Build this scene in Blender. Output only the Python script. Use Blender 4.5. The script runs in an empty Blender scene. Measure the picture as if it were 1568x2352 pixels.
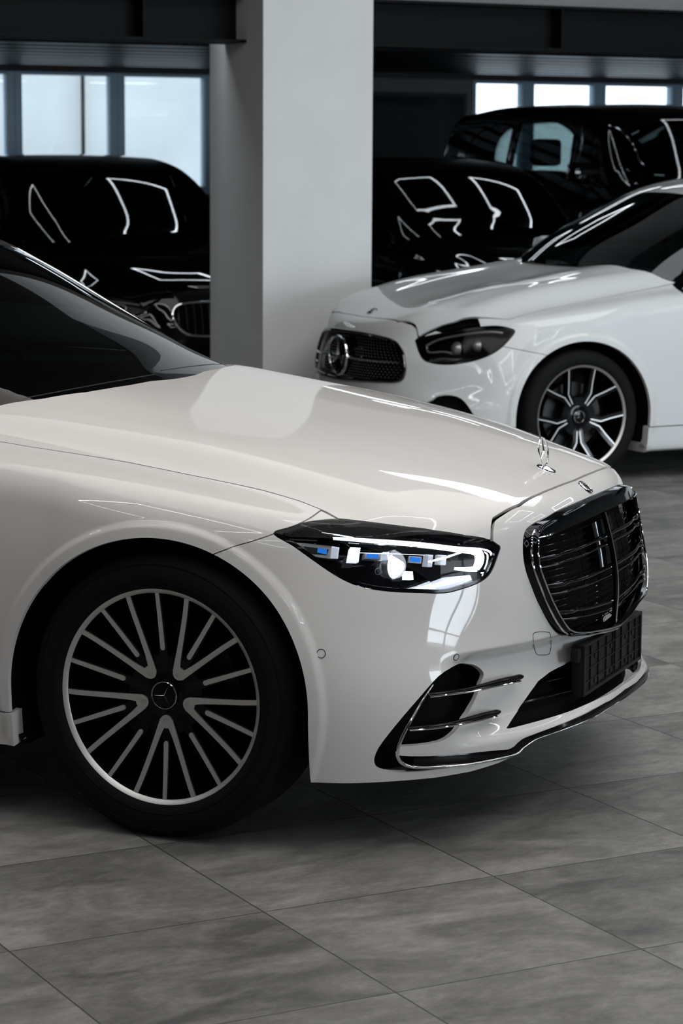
import bpy, math, random
import numpy as np
from mathutils import Vector, Matrix

SC = bpy.context.scene
COL = SC.collection
# ---------------------------------------------------------------- camera (world origin = floor under the front axle of the near car, +X its nose)
CAM = (2.6975, -6.2343, 1.6895)
YAW, PITCH, ROLL = -0.39602, 0.14611, 0.00579
def cam_axes():
    cy, sy = math.cos(YAW), math.sin(YAW)
    f = Vector((sy*math.cos(PITCH), cy*math.cos(PITCH), -math.sin(PITCH)))
    r = Vector((cy, -sy, 0)); u = r.cross(f); c, s = math.cos(ROLL), math.sin(ROLL)
    return r*c + u*s, u*c - r*s, f
cr, cu, cf = cam_axes()
cam = bpy.data.objects.new('camera', bpy.data.cameras.new('camera')); COL.objects.link(cam)
cam.matrix_world = Matrix(((cr.x, cu.x, -cf.x, CAM[0]), (cr.y, cu.y, -cf.y, CAM[1]), (cr.z, cu.z, -cf.z, CAM[2]), (0, 0, 0, 1)))
cam.data.sensor_fit = 'VERTICAL'; cam.data.sensor_height = 36; cam.data.lens = 5715.05/2352*36
cam.data.clip_start = .05; cam.data.clip_end = 120
cam.data.dof.use_dof = True; cam.data.dof.focus_distance = 6.25; cam.data.dof.aperture_fstop = 8
SC.camera = cam
# ---------------------------------------------------------------- exposure, sky
vs = SC.view_settings; vs.view_transform = 'Standard'; vs.look = 'None'; vs.gamma = 1; vs.exposure = 0; vs.use_curve_mapping = False
W = bpy.data.worlds.new('sky'); SC.world = W; W.use_nodes = True
wn = W.node_tree; wb = wn.nodes['Background']
wb.inputs[0].default_value = (.84, .92, 1, 1); wb.inputs[1].default_value = 2.7
# building axes: E1 runs right and away, E2 runs left and away (the floor grid, the pillar and the windows follow them)
PHI = 0.88901
E1 = Vector((math.cos(PHI), math.sin(PHI), 0)); E2 = Vector((-E1.y, E1.x, 0))
def BP(a, b, z=0.): v = E1*a + E2*b; return Vector((v.x, v.y, z))
def area(name, a, b, z, sx, sy, power, col=(1, 1, 1), rx=0, rz=0.):
    L = bpy.data.lights.new(name, 'AREA'); L.shape = 'RECTANGLE'; L.size = sx; L.size_y = sy; L.energy = power; L.color = col
    o = bpy.data.objects.new(name, L); COL.objects.link(o); o.location = BP(a, b, z); o.rotation_euler = (rx, 0, PHI + rz)
    return o
# soft fills added under the hall ceiling without fixtures, then the shopfront daylight
area('hall_fill_light', .7, -.9, 4.55, 6.0, 6.0, 165, (1, .955, .91))  # added overhead fill for the near car, no real lamp
area('pillar_fill_light', 4.6, 2.0, 4.55, 3.0, 3.0, 90, (.90, .96, 1))  # added fill to brighten the pillar's front face
area('shopfront_daylight', 8.5, -9.6, 1.75, 9.0, 2.7, 780, (.87, .95, 1), rx=math.pi/2)
# ---------------------------------------------------------------- numeric helpers
def spl_mat(xs):
    """second-derivative operator of the natural cubic spline through xs"""
    n = len(xs); A = np.zeros((n, n)); B = np.zeros((n, n)); h = np.diff(xs)
    A[0, 0] = A[-1, -1] = 1
    for i in range(1, n - 1):
        A[i, i-1] = h[i-1]; A[i, i] = 2*(h[i-1] + h[i]); A[i, i+1] = h[i]
        B[i, i-1] = 6/h[i-1]; B[i, i] = -6/h[i-1] - 6/h[i]; B[i, i+1] = 6/h[i]
    return np.linalg.solve(A, B)
def spl_w(xs, M, q):
    """cardinal weights (len(q), n); linear extrapolation outside"""
    xs = np.asarray(xs, float); n = len(xs); qc = np.clip(q, xs[0], xs[-1])
    i = np.clip(np.searchsorted(xs, qc) - 1, 0, n - 2); h = xs[i+1] - xs[i]
    b = (qc - xs[i])/h; a = 1 - b; r = np.arange(len(q)); W = np.zeros((len(q), n))
    W[r, i] += a; W[r, i+1] += b
    W += ((a**3 - a)*h*h/6)[:, None]*M[i] + ((b**3 - b)*h*h/6)[:, None]*M[i+1]
    dx = q - qc
    if np.any(dx != 0):
        D = np.zeros_like(W); D[r, i] -= 1/h; D[r, i+1] += 1/h
        D += ((1 - 3*a*a)*h/6)[:, None]*M[i] + ((3*b*b - 1)*h/6)[:, None]*M[i+1]
        W += D*dx[:, None]
    return W
class Tab2:
    def __init__(s, xs, ys, T):
        s.xs = np.array(xs, float); s.ys = np.array(ys, float); s.T = np.array(T, float)
        s.mx = spl_mat(s.xs); s.my = spl_mat(s.ys)
    def __call__(s, x, y):
        return np.einsum('ni,ij,nj->n', spl_w(s.xs, s.mx, x), s.T, spl_w(s.ys, s.my, y), optimize=True)
class Tab1:
    def __init__(s, xs, v):
        s.xs = np.array(xs, float); s.v = np.array(v, float); s.m = spl_mat(s.xs)
    def __call__(s, x): return spl_w(s.xs, s.m, np.asarray(x, float).ravel()) @ s.v
def smax(a, b, k):
    h = np.maximum(k - np.abs(a - b), 0)/k
    return np.maximum(a, b) + h*h*k*.25
def sstep(a, b, x):
    t = np.clip((x - a)/(b - a), 0, 1); return t*t*(3 - 2*t)
def catmull(P, n=4, closed=True):
    P = np.asarray(P, float); N = len(P); out = []
    for i in range(N if closed else N - 1):
        if closed: p0, p1, p2, p3 = P[i-1], P[i], P[(i+1) % N], P[(i+2) % N]
        else: p0, p1, p2, p3 = P[max(i-1, 0)], P[i], P[i+1], P[min(i+2, N-1)]
        for k in range(n):
            t = k/n
            out.append(.5*((2*p1) + (p2-p0)*t + (2*p0-5*p1+4*p2-p3)*t*t + (3*p1-p0-3*p2+p3)*t**3))
    if not closed: out.append(P[-1])
    return np.array(out)
def poly_sd(P, q):
    """signed distance of points q (n,2) to closed polygon P, negative inside"""
    P = np.asarray(P, float); d = np.full(len(q), 1e9); ins = np.zeros(len(q), bool)
    for i in range(len(P)):
        a, b = P[i-1], P[i]; ab = b - a; L = ab@ab
        if L < 1e-14: continue
        t = np.clip(((q - a)@ab)/L, 0, 1)
        d = np.minimum(d, np.hypot(q[:, 0]-a[0]-t*ab[0], q[:, 1]-a[1]-t*ab[1]))
        c = (a[1] > q[:, 1]) != (b[1] > q[:, 1])
        with np.errstate(divide='ignore', invalid='ignore'):
            c &= q[:, 0] < (b[0]-a[0])*(q[:, 1]-a[1])/(b[1]-a[1] if b[1] != a[1] else 1e-12) + a[0]
        ins ^= c
    return np.where(ins, -d, d)
def line_sd(P, q):
    """signed distance to an open polyline extended at both ends; left of travel is negative"""
    P = np.asarray(P, float)
    P = np.vstack([P[0] + (P[0]-P[1])/np.linalg.norm(P[0]-P[1])*5, P, P[-1] + (P[-1]-P[-2])/np.linalg.norm(P[-1]-P[-2])*5])
    best = np.full(len(q), 1e9); sg = np.zeros(len(q))
    for i in range(1, len(P)):
        a, b = P[i-1], P[i]; ab = b - a; L = ab@ab
        if L < 1e-14: continue
        t = np.clip(((q - a)@ab)/L, 0, 1)
        dx = q[:, 0]-a[0]-t*ab[0]; dy = q[:, 1]-a[1]-t*ab[1]; d = np.hypot(dx, dy)
        s = (ab[1]*(q[:, 0]-a[0]) - ab[0]*(q[:, 1]-a[1]))/np.sqrt(L)
        m = (d < best - 1e-9) | ((np.abs(d - best) <= 1e-9) & (np.abs(s) > np.abs(sg)))
        sg = np.where(m, s, sg); best = np.where(m, d, best)
    return np.where(sg > 0, best, -best)

# ---------------------------------------------------------------- car body as a smooth distance-like field
class Body:
    """half outline tables -> f(p) < 0 inside.  x forward, y left, z up, front axle at x = 0"""
    def __init__(s, top, front, side, rear, x0, x1, zbot=.17, k=.05, bumps=(), scale=(1, 1, 1)):
        s.top = top; s.x0 = x0; s.x1 = x1; s.zbot = zbot; s.k = k; s.bumps = bumps; s.sc = np.array(scale, float)
        th = np.radians(np.array([0, 6, 12, 18, 24, 30, 36, 42, 48, 54, 60, 66, 72, 78, 84, 90.]))
        def polar(levels, xc, sgn):
            zs, rows = [], []
            for z, pts in levels:
                P = np.array(pts, float); a = np.arctan2(P[:, 1], (P[:, 0]-xc)*sgn); r = np.hypot(P[:, 0]-xc, P[:, 1])
                # even in theta: mirror for zero slope at the centre line
                a2 = np.concatenate([-a[::-1][:-1], a]) if a[0] < 1e-6 else np.concatenate([-a[::-1], a])
                r2 = np.concatenate([r[::-1][:-1], r]) if a[0] < 1e-6 else np.concatenate([r[::-1], r])
                zs.append(z); rows.append(Tab1(a2, r2)(th))
            return Tab2(zs, th, rows)
        s.fr = polar(front, x0, 1); s.re = polar(rear, x1, -1); s.side = side
    def plan(s, x, y, z):
        y = np.abs(y); zc = np.clip(z, s.fr.xs[0]-.03, s.fr.xs[-1]+.12)
        g = y - s.side(np.clip(x, s.x1, s.x0), zc)
        m = x > s.x0
        if m.any():
            dx = x[m]-s.x0; g[m] = np.hypot(dx, y[m]) - s.fr(zc[m], np.arctan2(y[m], dx))
        m = x < s.x1
        if m.any():
            dx = s.x1-x[m]; g[m] = np.hypot(dx, y[m]) - s.re(zc[m], np.arctan2(y[m], dx))
        return g
    def f(s, P):
        P = np.asarray(P, float)/s.sc; x, y, z = P[:, 0], np.abs(P[:, 1]), P[:, 2]
        a = (z - s.top(x, y))*.85
        g = s.plan(x, y, z)
        r = smax(a, g, s.k)
        r = smax(r, s.zbot - z, .03)
        for b in s.bumps: r = r + b(x, y, z)
        return r
def solve(f, O, D, tmax, iso=0., tmin=0., n=9):
    """outermost crossing of f = iso along the rays O + tD: bisection, then regula falsi (Illinois)"""
    lo = np.full(len(O), float(tmin)); hi = np.full(len(O), float(tmax))
    fl = np.full(len(O), -1.); fh = np.full(len(O), 1.)
    for _ in range(n):
        m = .5*(lo+hi); v = f(O + D*m[:, None]) - iso; g = v < 0
        lo = np.where(g, m, lo); fl = np.where(g, v, fl); hi = np.where(g, hi, m); fh = np.where(g, fh, v)
    side_ = np.zeros(len(O))
    for _ in range(6):
        m = (lo*fh - hi*fl)/np.where(np.abs(fh - fl) < 1e-12, 1e-12, fh - fl); m = np.clip(m, lo, hi)
        v = f(O + D*m[:, None]) - iso; g = v < 0
        fh = np.where(g & (side_ < 0), fh*.5, fh); fl = np.where(~g & (side_ > 0), fl*.5, fl)
        lo = np.where(g, m, lo); fl = np.where(g, v, fl); hi = np.where(g, hi, m); fh = np.where(g, fh, v); side_ = np.where(g, -1, 1)
    return O + D*m[:, None]
def grad(f, P, e=2e-3):
    G = np.stack([f(P + d) - f(P - d) for d in np.eye(3)*e], 1)
    return G/np.maximum(np.linalg.norm(G, axis=1), 1e-12)[:, None]
def grid_faces(nu, nv):
    i = np.arange((nu-1)*(nv-1)); u, v = i // (nv-1), i % (nv-1); a = u*nv+v
    return [tuple(q) for q in np.stack([a, a+nv, a+nv+1, a+1], 1).tolist()]
def clip(V, F, fn, keep=0.):
    """keep the part of the mesh where fn(V) < keep"""
    if len(V) == 0: return V, F
    s = fn(V) - keep
    s = np.where(np.abs(s) < 1e-6, -1e-6, s)
    neg = s < 0
    if neg.all(): return V, F
    ng = neg.tolist(); newV = []; n0 = len(V); cache = {}; out = []
    for f in F:
        k = 0
        for i in f: k += ng[i]
        if k == len(f): out.append(f); continue
        if k == 0: continue
        poly = []
        for j in range(len(f)):
            a, b = f[j], f[(j+1) % len(f)]
            if ng[a]: poly.append(a)
            if ng[a] != ng[b]:
                key = (a, b) if a < b else (b, a)
                if key not in cache:
                    t = s[a]/(s[a]-s[b]); cache[key] = n0 + len(newV); newV.append(V[a]+(V[b]-V[a])*t)
                poly.append(cache[key])
        if len(poly) >= 3: out.append(tuple(poly))
    newV = list(V) + newV
    newV = np.array(newV); used = sorted({i for f in out for i in f}); mp = {u: i for i, u in enumerate(used)}
    return newV[used] if used else np.zeros((0, 3)), [tuple(mp[i] for i in f) for f in out]
# ---------------------------------------------------------------- the saloon shape (control tables, metres)
HX = [-5.2, -4.6, -4.0, -3.4, -2.4, -1.4, -.6, -.3, 0, .3, .5, .68, .80, .95]
HY = [0, .3, .5, .6, .68, .76, .86, .96]
HT = [[.98, .98, .97, .96, .95, .93, .90, .82],
      [1.08, 1.08, 1.07, 1.06, 1.04, 1.02, .98, .89],
      [1.10, 1.10, 1.09, 1.08, 1.06, 1.03, .99, .90],
      [1.08, 1.08, 1.07, 1.06, 1.05, 1.02, .985, .90],
      [1.05, 1.05, 1.04, 1.03, 1.02, 1.0, .97, .90],
      [1.05, 1.05, 1.04, 1.03, 1.01, .985, .955, .89],
      [1.072, 1.069, 1.055, 1.035, 1.008, .958, .925, .86],
      [1.034, 1.031, 1.019, 1.003, .978, .928, .90, .84],
      [.987, .984, .973, .962, .940, .888, .862, .80],
      [.940, .936, .920, .903, .880, .838, .805, .74],
      [.898, .892, .868, .846, .822, .783, .745, .68],
      [.846, .842, .808, .770, .738, .70, .66, .60],
      [.805, .800, .762, .718, .68, .64, .59, .53],
      [.765, .755, .71, .67, .63, .57, .51, .45]]
FRONT = [
 (.14, [(.84, 0), (.82, .3), (.78, .5), (.735, .62), (.65, .74), (.545, .84), (.42, .905), (.2, .93), (0, .935), (-.3, .935)]),
 (.25, [(.905, 0), (.882, .3), (.815, .5), (.757, .62), (.665, .75), (.56, .85), (.43, .92), (.2, .945), (0, .95), (-.3, .95)]),
 (.40, [(.865, 0), (.845, .3), (.79, .5), (.74, .62), (.655, .75), (.555, .85), (.43, .925), (.2, .955), (0, .96), (-.3, .96)]),
 (.52, [(.86, 0), (.845, .3), (.785, .48), (.72, .60), (.63, .73), (.52, .84), (.42, .91), (.2, .955), (0, .96), (-.3, .96)]),
 (.65, [(.845, 0), (.83, .3), (.775, .46), (.735, .545), (.655, .66), (.555, .77), (.45, .855), (.30, .92), (.1, .952), (-.3, .957)]),
 (.75, [(.82, 0), (.80, .3), (.755, .46), (.70, .56), (.62, .665), (.52, .765), (.41, .845), (.27, .905), (.08, .94), (-.3, .948)]),
 (.88, [(.78, 0), (.76, .3), (.71, .46), (.65, .56), (.56, .665), (.46, .755), (.35, .83), (.22, .88), (.05, .912), (-.3, .925)])]
SX = [-4.1, -3.5, -3.1, -2.6, -1.8, -1.2, -.7, -.3]
SZ = [.14, .25, .40, .52, .65, .75, .88]
ST = [[.90, .93, .945, .95, .945, .93, .90],
      [.91, .94, .957, .963, .96, .95, .92],
      [.915, .945, .96, .966, .965, .955, .925],
      [.92, .945, .955, .96, .96, .953, .925],
      [.93, .945, .95, .95, .955, .952, .93],
      [.93, .945, .95, .95, .952, .95, .928],
      [.935, .948, .953, .953, .953, .948, .925],
      [.935, .95, .96, .96, .957, .948, .925]]
REAR = [(z, [(-5.15*1 + b, 0), (-5.13 + b, .4), (-5.04 + b, .68), (-4.80 + b, .85), (-4.5, .915 - c), (-4.1, w)])
        for z, b, c, w in zip(SZ, [.2, .12, .05, .04, .05, .07, .1], [.02, 0, 0, 0, 0, 0, .02], ST[0])]
def arch_flare(x, y, z):
    out = 0
    for xc, s in ((0., 1), (-3.106, 1)):
        r = np.hypot((x-xc), (z-.352))
        out = out - .007*sstep(.445, .425, r)*sstep(.5, .8, y)
    return out
def UV(P, x0=-.3, R=.95):
    y = np.abs(P[:, 1]); dx = P[:, 0]-x0
    u = np.where(dx > 0, R*(np.pi/2 - np.arctan2(y, dx)), dx)
    return np.stack([u, P[:, 2]], 1)
XY = lambda P: np.stack([P[:, 0], np.abs(P[:, 1])], 1)
YZ = lambda P: np.stack([np.abs(P[:, 1]), P[:, 2]], 1)
def chin_scoop(x, y, z):
    u = .95*(np.pi/2 - np.arctan2(y, np.maximum(x + .3, 1e-3)))
    return .042*sstep(.480, .440, z)*sstep(.245, .315, z)*sstep(.87, .97, u)*sstep(1.42, 1.22, u)*(x > .3)
# the white saloon behind: same family, shorter, rounder nose, higher and flatter bonnet
SCE = (.985, .962, .965)
HTE = [[v + np.interp(x, [-1.4, -.6, -.3, 0, .3, .5, .68, .8, .95], [.02, .052, .052, .052, .055, .055, .050, .035, 0]) + np.interp(x, [-.6, 0, .3, .68, .8], [.02, .028, .034, .038, .02])*np.interp(y, [.2, .5, .68, .8], [0, 1, 1, 0]) for y, v in zip(HY, r)] for x, r in zip(HX, HT)]
FRE = [(z, [(x + .055*max(0, 1 - (y/.62)**2) + (.02 if .3 < z < .7 and y < .7 else 0), y) for x, y in P]) for z, P in FRONT]
# ---------------------------------------------------------------- materials
def mat(name, col=(.5, .5, .5), rough=.5, metal=0., coat=0., spec=.5, emit=None, es=1., trans=0., ior=1.45):
    m = bpy.data.materials.new(name); m.use_nodes = True; b = m.node_tree.nodes['Principled BSDF']; I = b.inputs
    I['Base Color'].default_value = (*col, 1); I['Roughness'].default_value = rough; I['Metallic'].default_value = metal
    I['Coat Weight'].default_value = coat; I['Coat Roughness'].default_value = .03; I['Specular IOR Level'].default_value = spec
    I['Transmission Weight'].default_value = trans; I['IOR'].default_value = ior
    if emit: I['Emission Color'].default_value = (*emit, 1); I['Emission Strength'].default_value = es
    m.diffuse_color = (*col, 1)
    return m
def speckle(m, scale=900, amt=.04):
    """very fine metallic fleck / surface unevenness"""
    t = m.node_tree; b = t.nodes['Principled BSDF']; n = t.nodes.new('ShaderNodeTexNoise'); tc = t.nodes.new('ShaderNodeTexCoord')
    n.inputs['Scale'].default_value = scale; n.inputs['Detail'].default_value = 1
    mr = t.nodes.new('ShaderNodeMapRange'); r = b.inputs['Roughness'].default_value
    mr.inputs[3].default_value = max(r-amt, .01); mr.inputs[4].default_value = r+amt
    t.links.new(tc.outputs['Object'], n.inputs['Vector']); t.links.new(n.outputs[0], mr.inputs[0]); t.links.new(mr.outputs[0], b.inputs['Roughness'])
    return m
def thin_glass(name, tint, rough=.0, ior=1.5):
    m = bpy.data.materials.new(name); m.use_nodes = True; t = m.node_tree; t.nodes.clear()
    o = t.nodes.new('ShaderNodeOutputMaterial'); mx = t.nodes.new('ShaderNodeMixShader'); tr = t.nodes.new('ShaderNodeBsdfTransparent')
    g = t.nodes.new('ShaderNodeBsdfGlossy'); f = t.nodes.new('ShaderNodeFresnel'); f.inputs[0].default_value = ior
    tr.inputs[0].default_value = (*tint, 1); g.inputs['Roughness'].default_value = rough; g.inputs[0].default_value = (1, 1, 1, 1)
    t.links.new(f.outputs[0], mx.inputs[0]); t.links.new(tr.outputs[0], mx.inputs[1]); t.links.new(g.outputs[0], mx.inputs[2]); t.links.new(mx.outputs[0], o.inputs[0])
    return m
M = dict(
 paint=speckle(mat('pearl_white_paint', (.74, .715, .69), .55, coat=1, spec=.25)),
 paint2=speckle(mat('polar_white_paint', (.74, .745, .74), .55, coat=1, spec=.25)),
 black_paint=mat('black_paint', (.002, .002, .0025), .6, coat=1, spec=0.),
 gloss_black=mat('gloss_black_plastic', (.003, .003, .004), .08, spec=.28),
 satin_black=speckle(mat('satin_black_plastic', (.012, .012, .013), .5, spec=.3), 300, .05),
 matt_black=mat('matt_black_liner', (.006, .006, .006), .9, spec=.1),
 rubber=speckle(mat('tyre_rubber', (.008, .008, .008), .75, spec=.15), 200, .08),
 chrome=mat('chrome', (.82, .83, .85), .06, metal=1),
 dark_chrome=mat('dark_chrome', (.16, .165, .18), .09, metal=1),
 black_chrome=mat('black_chrome', (.035, .037, .042), .07, metal=1),
 machined=speckle(mat('machined_aluminium', (.80, .79, .77), .46, metal=1), 400, .06),
 iron=mat('brake_iron', (.05, .05, .05), .5, metal=1),
 glass=thin_glass('tinted_car_glass', (.30, .36, .36)),
 dark_glass=thin_glass('dark_car_glass', (.10, .13, .13)),
 lens=thin_glass('clear_lens', (.96, .97, .98), ior=1.2),
 crystal=mat('crystal_lens', (.9, .93, 1), .08, trans=.8, emit=(.8, .88, 1), es=.28),
 tray=mat('crystal_tray_glass', (.8, .85, 1), .15, trans=.5, emit=(.8, .88, 1), es=.62),
 silver=mat('lamp_silver', (.45, .45, .46), .3, metal=.7),
 blue=mat('blue_reflector', (.01, .12, .55), .25, emit=(.02, .22, .8), es=.55),
 drl=mat('daylight_lamp', (.9, .9, .9), .3, emit=(.90, .94, 1), es=5.5),
 drl_soft=mat('light_guide', (.8, .82, .85), .3, emit=(.85, .92, 1), es=.95),
 trim_grey=mat('cabin_trim', (.012, .012, .013), .75, spec=.2),
 seat=mat('seat_leather', (.03, .028, .027), .5),
)
# ---------------------------------------------------------------- mesh helpers
def link(name, V, F, m, parent=None, smooth=True, normals=None, nsm=None):
    me = bpy.data.meshes.new(name); me.from_pydata([tuple(map(float, v)) for v in V], [], F); me.update()
    if m is not None: me.materials.append(m)
    if smooth: me.polygons.foreach_set('use_smooth', [True]*len(me.polygons))
    if normals is not None: me.normals_split_custom_set(normals)
    elif smooth: me.set_sharp_from_angle(angle=math.radians(38))
    o = bpy.data.objects.new(name, me); COL.objects.link(o)
    if parent is not None: o.parent = parent
    return o
def tag(o, label=None, cat=None, group=None, kind=None):
    if label: o['label'] = label
    if cat: o['category'] = cat
    if group: o['group'] = group
    if kind: o['kind'] = kind
    return o
def empty(name, loc=(0, 0, 0), rz=0.):
    o = bpy.data.objects.new(name, None); COL.objects.link(o); o.location = loc; o.rotation_euler = (0, 0, rz); o.empty_display_size = .2
    return o
class MB:
    def __init__(s): s.V = []; s.F = []
    def add(s, V, F):
        n = len(s.V); s.V += [tuple(v) for v in V]; s.F += [tuple(i+n for i in f) for f in F]; return s
    def box(s, a, b, bev=0.):
        (x0, y0, z0), (x1, y1, z1) = a, b; c = min(bev, abs(x1-x0)/2.01, abs(y1-y0)/2.01, abs(z1-z0)/2.01)
        if c <= 0:
            V = [(x, y, z) for x in (x0, x1) for y in (y0, y1) for z in (z0, z1)]
            return s.add(V, [(0, 1, 3, 2), (4, 6, 7, 5), (0, 4, 5, 1), (2, 3, 7, 6), (0, 2, 6, 4), (1, 5, 7, 3)])
        import bmesh
        bm = bmesh.new(); bmesh.ops.create_cube(bm, size=1)
        for v in bm.verts: v.co = Vector(((x0+x1)/2 + v.co.x*(x1-x0), (y0+y1)/2 + v.co.y*(y1-y0), (z0+z1)/2 + v.co.z*(z1-z0)))
        bmesh.ops.bevel(bm, geom=bm.edges[:], offset=c, segments=2, profile=.6, affect='EDGES'); bm.verts.index_update()
        s.add([v.co[:] for v in bm.verts], [tuple(v.index for v in f.verts) for f in bm.faces]); bm.free(); return s
    def tube(s, P, r, n=8, closed=False, flat=1., up=(0, 0, 1), cap=True):
        """swept ellipse along P; r scalar or list; flat = height ratio along 'up'"""
        P = [Vector(p) for p in P]; N = len(P); rs = r if hasattr(r, '__len__') else [r]*N; V = []; F = []
        for i in range(N):
            a = P[i-1] if (i or closed) else P[i]; b = P[(i+1) % N] if (i < N-1 or closed) else P[i]
            t = (b-a).normalized(); u = Vector(up) - t*t.dot(Vector(up))
            if u.length < 1e-4: u = Vector((1, 0, 0)) - t*t.x
            u.normalize(); w = t.cross(u)
            for k in range(n):
                an = 2*math.pi*k/n; V.append(P[i] + w*(rs[i]*math.cos(an)) + u*(rs[i]*flat*math.sin(an)))
        m = N if closed else N-1
        for i in range(m):
            for k in range(n):
                a = i*n+k; b = i*n+(k+1) % n; c = ((i+1) % N)*n+(k+1) % n; d = ((i+1) % N)*n+k; F.append((a, b, c, d))
        if not closed and cap: F.append(tuple(range(n))[::-1]); F.append(tuple(range((N-1)*n, N*n)))
        return s.add(V, F)
    def lathe(s, prof, n=96, fr=None, a0=0.):
        """prof: (radius, depth) ; fr maps (a, b, d) -> point"""
        V = [fr(r*math.cos(a0+2*math.pi*k/n), r*math.sin(a0+2*math.pi*k/n), d) for r, d in prof for k in range(n)]
        F = [(i*n+k, i*n+(k+1) % n, (i+1)*n+(k+1) % n, (i+1)*n+k) for i in range(len(prof)-1) for k in range(n)]
        return s.add(V, F)
    def prism(s, poly, d0, d1, fr):
        """polygon (a, b) extruded from depth d0 to d1 through the frame fr"""
        n = len(poly); V = [fr(a, b, d0) for a, b in poly] + [fr(a, b, d1) for a, b in poly]
        return s.add(V, [tuple(range(n)), tuple(range(2*n-1, n-1, -1))] + [(i, (i+1) % n, n+(i+1) % n, n+i) for i in range(n)])
    def build(s, name, m, parent=None, smooth=True): return link(name, s.V, s.F, m, parent, smooth)
def frame(o, u, v, n):
    o, u, v, n = map(Vector, (o, u, v, n)); return lambda a, b, d: o + u*a + v*b + n*d
# ---------------------------------------------------------------- panels cut from a body field
def mirror(V, F): return np.vstack([V, V*[1, -1, 1]]), F + [tuple(i+len(V) for i in f[::-1]) for f in F]
def skin_grid(body, us, els, x0=-.3, zc=.45, tmax=1.9, iso=0.):
    """us: list of (ox, dirx, diry); rays fan up by the elevations els"""
    O = []; D = []
    for ox, dx, dy in us:
        for e in els:
            O.append((ox, 0, zc)); D.append((dx*math.cos(e), dy*math.cos(e), math.sin(e)))
    V = solve(body.f, np.array(O, float), np.array(D, float), tmax, iso)
    return V, grid_faces(len(us), len(els))
def panel(name, body, V, F, clips, m, parent, depth=.012, mir=False, iso=0., nfun=None):
    for fn, keep in clips: V, F = clip(V, F, fn, keep)
    if not F: return None
    nf = nfun or body.f
    N = grad(nf, V)
    # make the face direction agree with the outward normal
    f0 = F[len(F)//2]; fn_ = np.cross(V[f0[1]]-V[f0[0]], V[f0[2]]-V[f0[0]])
    if fn_ @ N[f0[0]] < 0: F = [f[::-1] for f in F]
    nS = len(V); FS = list(F); LN = [N[i] for f in FS for i in f]
    if depth:
        cnt = {}
        for f in FS:
            for j in range(len(f)):
                a, b = f[j], f[(j+1) % len(f)]; cnt[(a, b)] = cnt.get((a, b), 0) + 1
        bd = [(a, b) for (a, b) in cnt if (b, a) not in cnt]
        if mir is True: bd = [(a, b) for a, b in bd if not (abs(V[a][1]) < 1e-5 and abs(V[b][1]) < 1e-5)]
        vs_ = sorted({i for e in bd for i in e}); mp = {i: nS+k for k, i in enumerate(vs_)}
        r = .0016   # tiny rolled edge
        if vs_:
            V = np.vstack([V, V[vs_] - N[vs_]*depth])
            for a, b in bd:
                q = (b, a, mp[a], mp[b]); e1 = V[a]-V[b]; e2 = V[mp[a]]-V[a]; nn = np.cross(e1, e2); L = np.linalg.norm(nn); nn = nn/L if L > 1e-12 else N[a]
                FS.append(q); LN += [nn]*4
    if mir:
        n0 = len(V); F2 = [tuple(i+n0 for i in f[::-1]) for f in FS]; L2 = []; k = 0
        for f in FS:
            L2 += [np.array(v)*[1, -1, 1] for v in LN[k:k+len(f)][::-1]]; k += len(f)
        V = np.vstack([V, V*[1, -1, 1]]); FS = FS + F2; LN = LN + L2
    return link(name, V, FS, m, parent, True, normals=[tuple(v) for v in LN])
def flip(V, F): return V*[1, -1, 1], [f[::-1] for f in F]
# ---------------------------------------------------------------- three-pointed star in a ring
def star(mb, R, fr, ring=.055, hub=.13, thick=.10, rot=90., ringr=True, arms=True):
    if arms:
        for k in range(3):
            a = math.radians(rot + 120*k); c, s_ = math.cos(a), math.sin(a)
            P = lambda l, w, d: fr(c*l*R - s_*w*R, s_*l*R + c*w*R, d*R)
            V = [P(0, 0, thick), P(.0, hub, 0), P(.18, hub*.62, 0), P(.98, .012, 0), P(.98, -.012, 0), P(.18, -hub*.62, 0), P(0, -hub, 0), P(.98, 0, thick*.35), P(0, 0, -thick), P(.98, 0, -thick*.35)]
            mb.add(V, [(0, 1, 2, 3, 7), (0, 7, 4, 5, 6), (8, 9, 3, 2, 1), (8, 6, 5, 4, 9), (3, 9, 4, 7)])
    if ringr:
        n = 64; V = []; F = []
        for k in range(n):
            a = 2*math.pi*k/n
            for j in range(8):
                b = 2*math.pi*j/8; rr = R*(1 + ring*math.cos(b)); V.append(fr(rr*math.cos(a), rr*math.sin(a), R*ring*1.3*math.sin(b)))
        for k in range(n):
            for j in range(8): F.append((k*8+j, k*8+(j+1) % 8, ((k+1) % n)*8+(j+1) % 8, ((k+1) % n)*8+j))
        mb.add(V, F)
    return mb
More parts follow.
